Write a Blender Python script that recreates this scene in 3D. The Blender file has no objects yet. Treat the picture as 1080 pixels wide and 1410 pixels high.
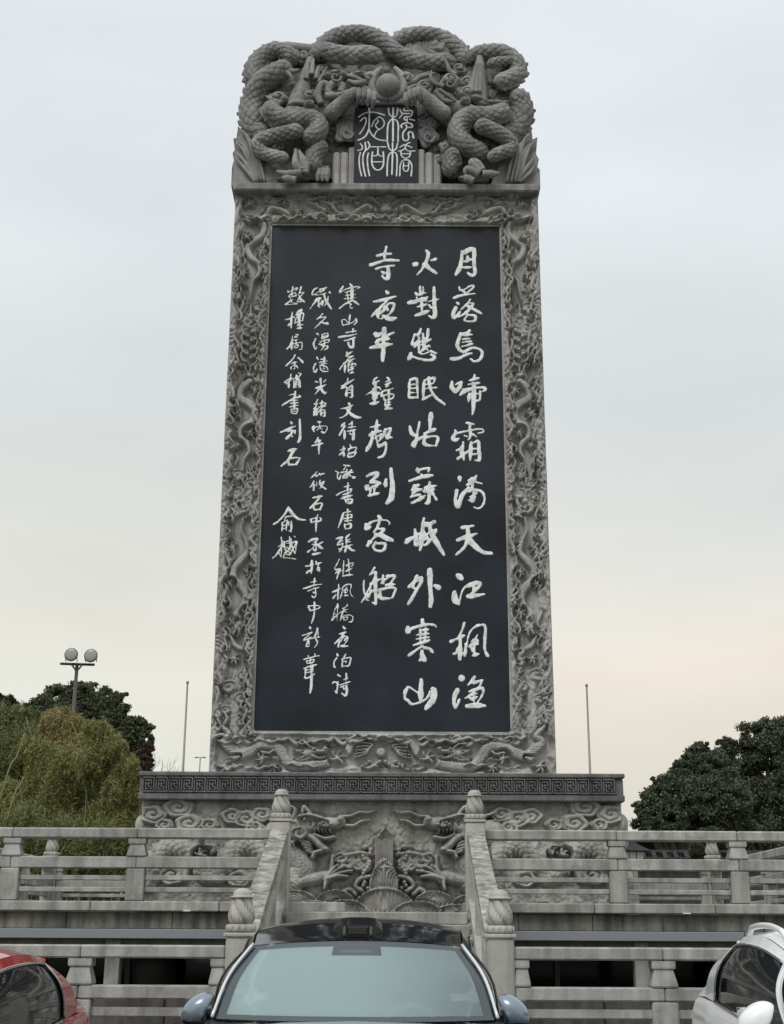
import bpy, math, random
import numpy as np
from mathutils import Vector, Matrix
random.seed(7); rng = np.random.default_rng(11)
R = math.radians
scene = bpy.context.scene
C = scene.collection

# ------------------------------------------------------------------ camera
PITCH, ROLL, FPX, EYE = 17.8, 0.30, 1826.0, 1.60
cd = bpy.data.cameras.new('camera'); cam = bpy.data.objects.new('camera', cd); C.objects.link(cam)
cd.sensor_fit = 'VERTICAL'; cd.sensor_height = 36.0; cd.lens = 36.0 * FPX / 1410.0
cd.clip_start = 0.1; cd.clip_end = 3000
cam.matrix_world = Matrix.Translation((0, 0, EYE)) @ Matrix.Rotation(R(90 + PITCH), 4, 'X') @ Matrix.Rotation(R(ROLL), 4, 'Z')
scene.camera = cam

# ------------------------------------------------------------------ sky (overcast, cool above, warm near the horizon)
world = bpy.data.worlds.new('World'); scene.world = world; world.use_nodes = True
nt = world.node_tree; nt.nodes.clear()
def N(t, typ, **k):
    n = t.nodes.new(typ)
    for a, b in k.items(): setattr(n, a, b)
    return n
out = N(nt, 'ShaderNodeOutputWorld')
sky = N(nt, 'ShaderNodeTexSky', sky_type='NISHITA', sun_disc=False)
sky.sun_elevation = R(50); sky.sun_rotation = R(200); sky.air_density = 1.0; sky.dust_density = 4.0
bg1 = N(nt, 'ShaderNodeBackground'); bg1.inputs['Strength'].default_value = 0.015
nt.links.new(sky.outputs[0], bg1.inputs['Color'])
tc = N(nt, 'ShaderNodeTexCoord'); sep = N(nt, 'ShaderNodeSeparateXYZ')
nt.links.new(tc.outputs['Generated'], sep.inputs[0])
nz = N(nt, 'ShaderNodeTexNoise'); nz.inputs['Scale'].default_value = 2.2; nz.inputs['Detail'].default_value = 3.0
mp = N(nt, 'ShaderNodeMapping'); mp.inputs['Scale'].default_value = (1, 1, 3.2); mp.inputs['Location'].default_value = (3.1, 1.7, .4)
nt.links.new(tc.outputs['Generated'], mp.inputs[0]); nt.links.new(mp.outputs[0], nz.inputs['Vector'])
ma = N(nt, 'ShaderNodeMath', operation='MULTIPLY_ADD'); ma.inputs[1].default_value = .16; 
ms = N(nt, 'ShaderNodeMath', operation='SUBTRACT'); ms.inputs[1].default_value = .08
nt.links.new(nz.outputs['Fac'], ma.inputs[0]); nt.links.new(sep.outputs['Z'], ma.inputs[2]); nt.links.new(ma.outputs[0], ms.inputs[0])
cr = N(nt, 'ShaderNodeValToRGB'); nt.links.new(ms.outputs[0], cr.inputs[0])
def srgb(r, g, b, k=1.0):
    f = lambda c: ((c/255+.055)/1.055)**2.4 if c/255 > .04045 else c/255/12.92
    return (f(r)*k, f(g)*k, f(b)*k, 1)
els = cr.color_ramp.elements
els[0].position = 0.0; els[0].color = srgb(205, 205, 196)
els[1].position = 1.0; els[1].color = srgb(236, 239, 240, 1.12)
for p, c in ((.06, srgb(213, 213, 203)), (.12, srgb(219, 212, 197)), (.20, srgb(227, 218, 202)), (.28, srgb(220, 219, 211)), (.38, srgb(214, 219, 218)), (.56, srgb(223, 228, 230)), (.75, srgb(232, 236, 238, 1.0))):
    e = els.new(p); e.color = c
# the left part of the horizon is cooler; soft cloud banks vary the brightness
cl_ = N(nt, 'ShaderNodeMapRange'); cl_.inputs['From Min'].default_value = -.25; cl_.inputs['From Max'].default_value = .12; nt.links.new(sep.outputs['X'], cl_.inputs[0])
hz_ = N(nt, 'ShaderNodeMapRange'); hz_.inputs['From Min'].default_value = .1; hz_.inputs['From Max'].default_value = .42; hz_.inputs['To Min'].default_value = 1; hz_.inputs['To Max'].default_value = 0; nt.links.new(sep.outputs['Z'], hz_.inputs[0])
iv = N(nt, 'ShaderNodeMath', operation='SUBTRACT'); iv.inputs[0].default_value = 1; nt.links.new(cl_.outputs[0], iv.inputs[1])
ml = N(nt, 'ShaderNodeMath', operation='MULTIPLY'); nt.links.new(iv.outputs[0], ml.inputs[0]); nt.links.new(hz_.outputs[0], ml.inputs[1])
mxs = N(nt, 'ShaderNodeMix', data_type='RGBA'); nt.links.new(ml.outputs[0], mxs.inputs['Factor']); nt.links.new(cr.outputs[0], mxs.inputs['A']); mxs.inputs['B'].default_value = srgb(221, 222, 212)
nb = N(nt, 'ShaderNodeTexNoise'); nb.inputs['Scale'].default_value = 3.0; nb.inputs['Detail'].default_value = 5.0; nb.inputs['Roughness'].default_value = .45
mb = N(nt, 'ShaderNodeMapping'); mb.inputs['Scale'].default_value = (.8, .8, 2.6); mb.inputs['Location'].default_value = (1.3, 4.2, 2.4); mb.inputs['Rotation'].default_value = (0, R(14), 0)
nt.links.new(tc.outputs['Generated'], mb.inputs[0]); nt.links.new(mb.outputs[0], nb.inputs['Vector'])
br_ = N(nt, 'ShaderNodeMapRange'); br_.inputs['From Min'].default_value = .3; br_.inputs['From Max'].default_value = .7; br_.inputs['To Min'].default_value = .91; br_.inputs['To Max'].default_value = 1.09; nt.links.new(nb.outputs['Fac'], br_.inputs[0])
sc_ = N(nt, 'ShaderNodeVectorMath', operation='SCALE'); nt.links.new(mxs.outputs['Result'], sc_.inputs[0]); nt.links.new(br_.outputs[0], sc_.inputs['Scale'])
bg2 = N(nt, 'ShaderNodeBackground'); bg2.inputs['Strength'].default_value = 1.02
nt.links.new(sc_.outputs[0], bg2.inputs['Color'])
add = N(nt, 'ShaderNodeAddShader'); nt.links.new(bg1.outputs[0], add.inputs[0]); nt.links.new(bg2.outputs[0], add.inputs[1])
nt.links.new(add.outputs[0], out.inputs['Surface'])
# ------------------------------------------------------------------ sun behind thin cloud
sl = bpy.data.lights.new('sun', 'SUN'); sun = bpy.data.objects.new('sun', sl); C.objects.link(sun)
sl.energy = 1.5; sl.angle = R(25); sl.color = (1, .985, .965)
sun.rotation_euler = (R(38), 0, R(-24))     # high, slightly behind the viewer's left shoulder
vs = scene.view_settings; vs.view_transform = 'Standard'; vs.look = 'None'; vs.gamma = 1; vs.use_curve_mapping = False; vs.exposure = 0
scene.render.engine = 'CYCLES'

# ------------------------------------------------------------------ helpers
def P(px, py, D):
    """where the sight line through a point of the photograph meets the vertical plane y=D"""
    dx, dy = px-540.0, 705.0-py
    r = R(ROLL); ux = dx*math.cos(r)-dy*math.sin(r); uy = dx*math.sin(r)+dy*math.cos(r)
    t = R(PITCH)
    vy = math.cos(t)*FPX - math.sin(t)*uy; vz = math.sin(t)*FPX + math.cos(t)*uy
    return (ux*D/vy, EYE+vz*D/vy)
def PA(pts, D):
    return np.array([P(a, b, D) for a, b in pts])

def tag(o, label=None, cat=None, group=None, kind=None):
    if label: o['label'] = label
    if cat: o['category'] = cat
    if group: o['group'] = group
    if kind: o['kind'] = kind
    return o
def empty(name, loc=(0,0,0), label=None, cat=None, group=None, parent=None):
    o = bpy.data.objects.new(name, None); C.objects.link(o); o.location = loc; o.empty_display_size = .2
    return tag(o, label, cat, group)
def link(name, me, parent=None, loc=None, rot=None, scale=None):
    o = bpy.data.objects.new(name, me); C.objects.link(o)
    if loc is not None: o.location = loc
    if rot is not None: o.rotation_euler = rot
    if scale is not None: o.scale = scale
    if parent is not None:
        o.parent = parent
        top = parent
        M = Matrix.Identity(4)
        while top is not None:
            M = Matrix.LocRotScale(top.location, top.rotation_euler, top.scale) @ top.matrix_parent_inverse.copy() @ M if False else M
            top = top.parent
    return o
def mesh(name, v, f, mat=None, smooth=False):
    me = bpy.data.meshes.new(name)
    v = np.asarray(v, dtype=np.float32)
    if isinstance(f, np.ndarray):
        nf, k = f.shape
        me.vertices.add(len(v)); me.vertices.foreach_set('co', v.ravel())
        me.loops.add(nf*k); me.loops.foreach_set('vertex_index', f.astype(np.int32).ravel())
        me.polygons.add(nf); me.polygons.foreach_set('loop_start', np.arange(0, nf*k, k, dtype=np.int32))
        me.update(calc_edges=True)
    else:
        me.from_pydata([tuple(map(float, p)) for p in v], [], f)
    if smooth: me.polygons.foreach_set('use_smooth', np.ones(len(me.polygons), dtype=bool))
    if mat: me.materials.append(mat)
    me.update()
    return me
def ob(name, v, f, mat=None, parent=None, smooth=False, loc=None, rot=None):
    return link(name, mesh(name, v, f, mat, smooth), parent, loc, rot)
_bc = {}
def boxmesh(sx, sy, sz, mat, b=.012):
    key = (round(sx, 4), round(sy, 4), round(sz, 4), mat.name, b)
    if key in _bc: return _bc[key]
    h = np.array([sx, sy, sz])/2; b = min(b, h.min()*.45)
    vs_ = []; idx = {}
    for i in (-1, 1):
        for j in (-1, 1):
            for k in (-1, 1):
                c = np.array([i, j, k])
                for ax in range(3):
                    p = c*(h-b); p[ax] = c[ax]*h[ax]
                    idx[(i, j, k, ax)] = len(vs_); vs_.append(p)
    F = []
    for ax in range(3):
        o = [a for a in range(3) if a != ax]
        for s in (-1, 1):
            q = []
            for a, c in ((-1, -1), (1, -1), (1, 1), (-1, 1)):
                t = [0, 0, 0]; t[ax] = s; t[o[0]] = a; t[o[1]] = c; q.append(idx[(*t, ax)])
            F.append(q)
    for ax in range(3):     # edges parallel to ax
        o = [a for a in range(3) if a != ax]
        for a in (-1, 1):
            for c in (-1, 1):
                t0 = [0, 0, 0]; t0[o[0]] = a; t0[o[1]] = c; t1 = list(t0); t0[ax] = -1; t1[ax] = 1
                F.append([idx[(*t0, o[0])], idx[(*t1, o[0])], idx[(*t1, o[1])], idx[(*t0, o[1])]])
    for i in (-1, 1):
        for j in (-1, 1):
            for k in (-1, 1):
                F.append([idx[(i, j, k, a)] for a in range(3)])
    # orient outwards
    V = np.array(vs_); G = []
    for q in F:
        n = np.cross(V[q[1]]-V[q[0]], V[q[2]]-V[q[0]])
        G.append(q if n @ V[q].mean(0) > 0 else q[::-1])
    me = mesh('box', V, G, mat); _bc[key] = me
    return me
def box(name, x0, x1, y0, y1, z0, z1, mat, parent=None, b=.012, rot=None):
    """box given in the parent's frame"""
    return link(name, boxmesh(abs(x1-x0), abs(y1-y0), abs(z1-z0), mat, b), parent, ((x0+x1)/2, (y0+y1)/2, (z0+z1)/2), rot)
def smooth_path(p, n=8):
    p = np.asarray(p, float)
    if len(p) < 3: 
        t = np.linspace(0, 1, n*1+1)[:, None]
        return p[0]*(1-t)+p[-1]*t if len(p) == 2 else p
    q = np.vstack([2*p[0]-p[1], p, 2*p[-1]-p[-2]]); o = []
    for i in range(1, len(q)-2):
        t = np.linspace(0, 1, n, endpoint=False)[:, None]
        a, b, c, d = q[i-1], q[i], q[i+1], q[i+2]
        o.append(.5*((2*b)+(-a+c)*t+(2*a-5*b+4*c-d)*t**2+(-a+3*b-3*c+d)*t**3))
    return np.vstack(o+[p[-1:]])
def gridfaces(n, m, closed=False):
    i = np.arange(n-1)[:, None]; j = np.arange(m if closed else m-1)[None, :]; j2 = (j+1) % m
    return np.stack([i*m+j, i*m+j2, (i+1)*m+j2, (i+1)*m+j], -1).reshape(-1, 4)
def tube_geo(path, rad, seg=12, caps=True):
    p = np.asarray(path, float); n = len(p); rad = np.broadcast_to(rad, (n,)).astype(float)
    T = np.gradient(p, axis=0); T /= np.linalg.norm(T, axis=1)[:, None]+1e-9
    up = np.array([0, 1., 0]) if abs(T[0][1]) < .9 else np.array([1., 0, 0])
    A = np.zeros_like(p); a = up - T[0]*(T[0]@up); a /= np.linalg.norm(a); A[0] = a
    for i in range(1, n):
        a = A[i-1]-T[i]*(A[i-1]@T[i]); A[i] = a/np.linalg.norm(a)
    B = np.cross(T, A); ph = np.linspace(0, 2*math.pi, seg, endpoint=False)
    V = p[:, None]+rad[:, None, None]*(np.cos(ph)[None, :, None]*A[:, None]+np.sin(ph)[None, :, None]*B[:, None])
    F = [list(map(int, q)) for q in gridfaces(n, seg, True)]
    if caps: F += [list(range(seg))[::-1], [(n-1)*seg+i for i in range(seg)]]
    return V.reshape(-1, 3), F
class Geo:
    def __init__(s): s.v = []; s.f = []; s.n = 0
    def add(s, v, f):
        s.v.append(np.asarray(v, float)); s.f += [[i+s.n for i in q] for q in f]; s.n += len(v); return s
    def tube(s, path, rad, seg=10): return s.add(*tube_geo(path, rad, seg))
    def box(s, x0, x1, y0, y1, z0, z1):
        v = [(x, y, z) for x in (x0, x1) for y in (y0, y1) for z in (z0, z1)]
        return s.add(v, [[0, 1, 3, 2], [4, 6, 7, 5], [0, 4, 5, 1], [2, 3, 7, 6], [0, 2, 6, 4], [1, 5, 7, 3]])
    def ob(s, name, mat, parent=None, smooth=False, loc=None): return ob(name, np.vstack(s.v), s.f, mat, parent, smooth, loc)
def ellipsoid(c, r, n=14, m=20, rough=0):
    th = np.linspace(0, math.pi, n)[:, None]; ph = np.linspace(0, 2*math.pi, m, endpoint=False)[None, :]
    k = 1+rough*np.sin(3*ph+2*th)*np.sin(2*th)
    V = np.stack([np.sin(th)*np.cos(ph)*k, np.sin(th)*np.sin(ph)*k, np.cos(th)*np.ones_like(ph)], -1)*np.array(r)+np.array(c)
    return V.reshape(-1, 3), [list(map(int, q)) for q in gridfaces(n, m, True)]

# ------------------------------------------------------------------ materials
def new_mat(name):
    m = bpy.data.materials.new(name); m.use_nodes = True; t = m.node_tree
    b = t.nodes['Principled BSDF']; return m, t, b
def setp(b, **k):
    for a, v in k.items():
        b.inputs[a.replace('_', ' ')].default_value = v
def plain(name, col, rough=.6, metal=0, **k):
    m, t, b = new_mat(name); setp(b, Base_Color=(*col, 1), Roughness=rough, Metallic=metal, **k)
    return m
def stone(name, c1, c2, c3=None, scale=3.0, bump=.25, fine=60, streak=.5, rough=.85, rand=.12, lichen=None, spec=.3, bdist=.012):
    """weathered stone: two-tone mottling, grain, rain streaks and per-piece tint"""
    m, t, b = new_mat(name); L = t.links.new
    g = N(t, 'ShaderNodeNewGeometry'); pos = g.outputs['Position']
    oi = N(t, 'ShaderNodeObjectInfo')
    n1 = N(t, 'ShaderNodeTexNoise'); n1.inputs['Scale'].default_value = scale; n1.inputs['Detail'].default_value = 8; n1.inputs['Roughness'].default_value = .65
    L(pos, n1.inputs['Vector'])
    r1 = N(t, 'ShaderNodeValToRGB'); r1.color_ramp.elements[0].position = .35; r1.color_ramp.elements[1].position = .66
    r1.color_ramp.elements[0].color = (*c1, 1); r1.color_ramp.elements[1].color = (*c2, 1); L(n1.outputs['Fac'], r1.inputs[0])
    col = r1.outputs[0]
    # rain streaks
    mp = N(t, 'ShaderNodeMapping'); mp.inputs['Scale'].default_value = (5.5, 5.5, .45); L(pos, mp.inputs[0])
    n2 = N(t, 'ShaderNodeTexNoise'); n2.inputs['Scale'].default_value = 1.6; n2.inputs['Detail'].default_value = 6; L(mp.outputs[0], n2.inputs['Vector'])
    r2 = N(t, 'ShaderNodeValToRGB'); r2.color_ramp.elements[0].position = .42; r2.color_ramp.elements[1].position = .68
    r2.color_ramp.elements[0].color = (1, 1, 1, 1); k = 1-streak*.6; r2.color_ramp.elements[1].color = (k, k, k*.98, 1); L(n2.outputs['Fac'], r2.inputs[0])
    mx = N(t, 'ShaderNodeMix', data_type='RGBA', blend_type='MULTIPLY'); mx.inputs['Factor'].default_value = 1
    L(col, mx.inputs['A']); L(r2.outputs[0], mx.inputs['B']); col = mx.outputs['Result']
    # grain
    n3 = N(t, 'ShaderNodeTexNoise'); n3.inputs['Scale'].default_value = fine; n3.inputs['Detail'].default_value = 4; L(pos, n3.inputs['Vector'])
    r3 = N(t, 'ShaderNodeMapRange'); r3.inputs['From Min'].default_value = .3; r3.inputs['From Max'].default_value = .7; r3.inputs['To Min'].default_value = .87; r3.inputs['To Max'].default_value = 1.12; L(n3.outputs['Fac'], r3.inputs[0])
    r4 = N(t, 'ShaderNodeMapRange'); r4.inputs['To Min'].default_value = 1-rand; r4.inputs['To Max'].default_value = 1+rand; L(oi.outputs['Random'], r4.inputs[0])
    mm = N(t, 'ShaderNodeMath', operation='MULTIPLY'); L(r3.outputs[0], mm.inputs[0]); L(r4.outputs[0], mm.inputs[1])
    vm = N(t, 'ShaderNodeVectorMath', operation='SCALE'); L(col, vm.inputs[0]); L(mm.outputs[0], vm.inputs['Scale']); col = vm.outputs[0]
    if lichen:
        n5 = N(t, 'ShaderNodeTexNoise'); n5.inputs['Scale'].default_value = 2.3; n5.inputs['Detail'].default_value = 9; n5.inputs['Roughness'].default_value = .7
        m5 = N(t, 'ShaderNodeMapping'); m5.inputs['Location'].default_value = (7, 3, 5); L(pos, m5.inputs[0]); L(m5.outputs[0], n5.inputs['Vector'])
        r5 = N(t, 'ShaderNodeValToRGB'); r5.color_ramp.elements[0].position = .52; r5.color_ramp.elements[1].position = .66; L(n5.outputs['Fac'], r5.inputs[0])
        sc = N(t, 'ShaderNodeMath', operation='MULTIPLY'); sc.inputs[1].default_value = lichen[3]; L(r5.outputs[0], sc.inputs[0])
        m6 = N(t, 'ShaderNodeMix', data_type='RGBA'); L(sc.outputs[0], m6.inputs['Factor']); L(col, m6.inputs['A']); m6.inputs['B'].default_value = (*lichen[:3], 1); col = m6.outputs['Result']
    L(col, b.inputs['Base Color'])
    setp(b, Roughness=rough); b.inputs['Specular IOR Level'].default_value = spec
    bp = N(t, 'ShaderNodeBump'); bp.inputs['Strength'].default_value = bump; bp.inputs['Distance'].default_value = bdist
    ad = N(t, 'ShaderNodeMath', operation='ADD'); L(n1.outputs['Fac'], ad.inputs[0]); L(n3.outputs['Fac'], ad.inputs[1]); L(ad.outputs[0], bp.inputs['Height'])
    L(bp.outputs[0], b.inputs['Normal'])
    return m
M = {}
M['crest'] = stone('crest_stone', (.185, .187, .187), (.35, .35, .348), scale=2.2, bump=.5, streak=.5, lichen=(.24, .24, .235, .45))
M['border'] = stone('border_stone', (.295, .29, .278), (.455, .448, .43), scale=2.0, bump=.5, streak=.35, lichen=(.29, .285, .27, .4))
M['cornice'] = stone('cornice_stone', (.10, .101, .106), (.175, .176, .182), scale=3.0, bump=.3, streak=.5, lichen=(.2, .19, .18, .35))
M['pedestal'] = stone('pedestal_stone', (.225, .221, .21), (.40, .393, .372), scale=1.5, bump=.6, streak=.55, fine=45, lichen=(.45, .445, .41, .55))
M['rail'] = stone('railing_granite', (.30, .298, .283), (.45, .445, .425), scale=2.6, bump=.15, fine=90, streak=.6, lichen=(.16, .158, .15, .7))
M['raildirt'] = stone('mottled_handrail_stone', (.13, .128, .11), (.5, .495, .46), scale=8, bump=.3, streak=.2, lichen=(.16, .16, .14, .6))
M['newel'] = stone('newel_granite', (.36, .357, .33), (.47, .465, .43), scale=2.0, bump=.2, streak=.35, rand=.04)
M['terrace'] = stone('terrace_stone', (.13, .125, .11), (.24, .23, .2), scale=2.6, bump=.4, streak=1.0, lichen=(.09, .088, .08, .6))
M['paving'] = stone('paving_stone', (.2, .195, .175), (.3, .29, .26), scale=1.8, bump=.3)
M['asphalt'] = stone('asphalt', (.045, .045, .046), (.065, .065, .064), scale=4, bump=.6, fine=140, streak=0)
M['soil'] = stone('ground_soil', (.05, .06, .03), (.09, .085, .05), scale=.4, bump=.6, fine=20, streak=0)
# polished slate of the inscription
def slate():
    m, t, b = new_mat('dark_slate'); L = t.links.new
    g = N(t, 'ShaderNodeNewGeometry')
    n = N(t, 'ShaderNodeTexNoise'); n.inputs['Scale'].default_value = .9; n.inputs['Detail'].default_value = 7; L(g.outputs['Position'], n.inputs['Vector'])
    r = N(t, 'ShaderNodeValToRGB'); r.color_ramp.elements[0].position = .35; r.color_ramp.elements[1].position = .7
    r.color_ramp.elements[0].color = (.007, .010, .015, 1); r.color_ramp.elements[1].color = (.019, .026, .037, 1); L(n.outputs['Fac'], r.inputs[0]); L(r.outputs[0], b.inputs['Base Color'])
    mp = N(t, 'ShaderNodeMapping'); mp.inputs['Scale'].default_value = (3, 3, .5); L(g.outputs['Position'], mp.inputs[0])
    n2 = N(t, 'ShaderNodeTexNoise'); n2.inputs['Scale'].default_value = 1.5; n2.inputs['Detail'].default_value = 6; L(mp.outputs[0], n2.inputs['Vector'])
    r2 = N(t, 'ShaderNodeMapRange'); r2.inputs['To Min'].default_value = .38; r2.inputs['To Max'].default_value = .62; L(n2.outputs['Fac'], r2.inputs[0]); L(r2.outputs[0], b.inputs['Roughness'])
    b.inputs['Specular IOR Level'].default_value = .24
    return m
M['slate'] = slate()
def paintmat():
    m, t, b = new_mat('white_inscription_paint'); L = t.links.new
    g = N(t, 'ShaderNodeNewGeometry'); n = N(t, 'ShaderNodeTexNoise'); n.inputs['Scale'].default_value = 9; n.inputs['Detail'].default_value = 8; L(g.outputs['Position'], n.inputs['Vector'])
    r = N(t, 'ShaderNodeValToRGB'); r.color_ramp.elements[0].position = .3; r.color_ramp.elements[1].position = .55
    r.color_ramp.elements[0].color = (.5, .52, .52, 1); r.color_ramp.elements[1].color = (.80, .82, .81, 1); L(n.outputs['Fac'], r.inputs[0]); L(r.outputs[0], b.inputs['Base Color'])
    setp(b, Roughness=.7); return m
M['white'] = paintmat()
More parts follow.
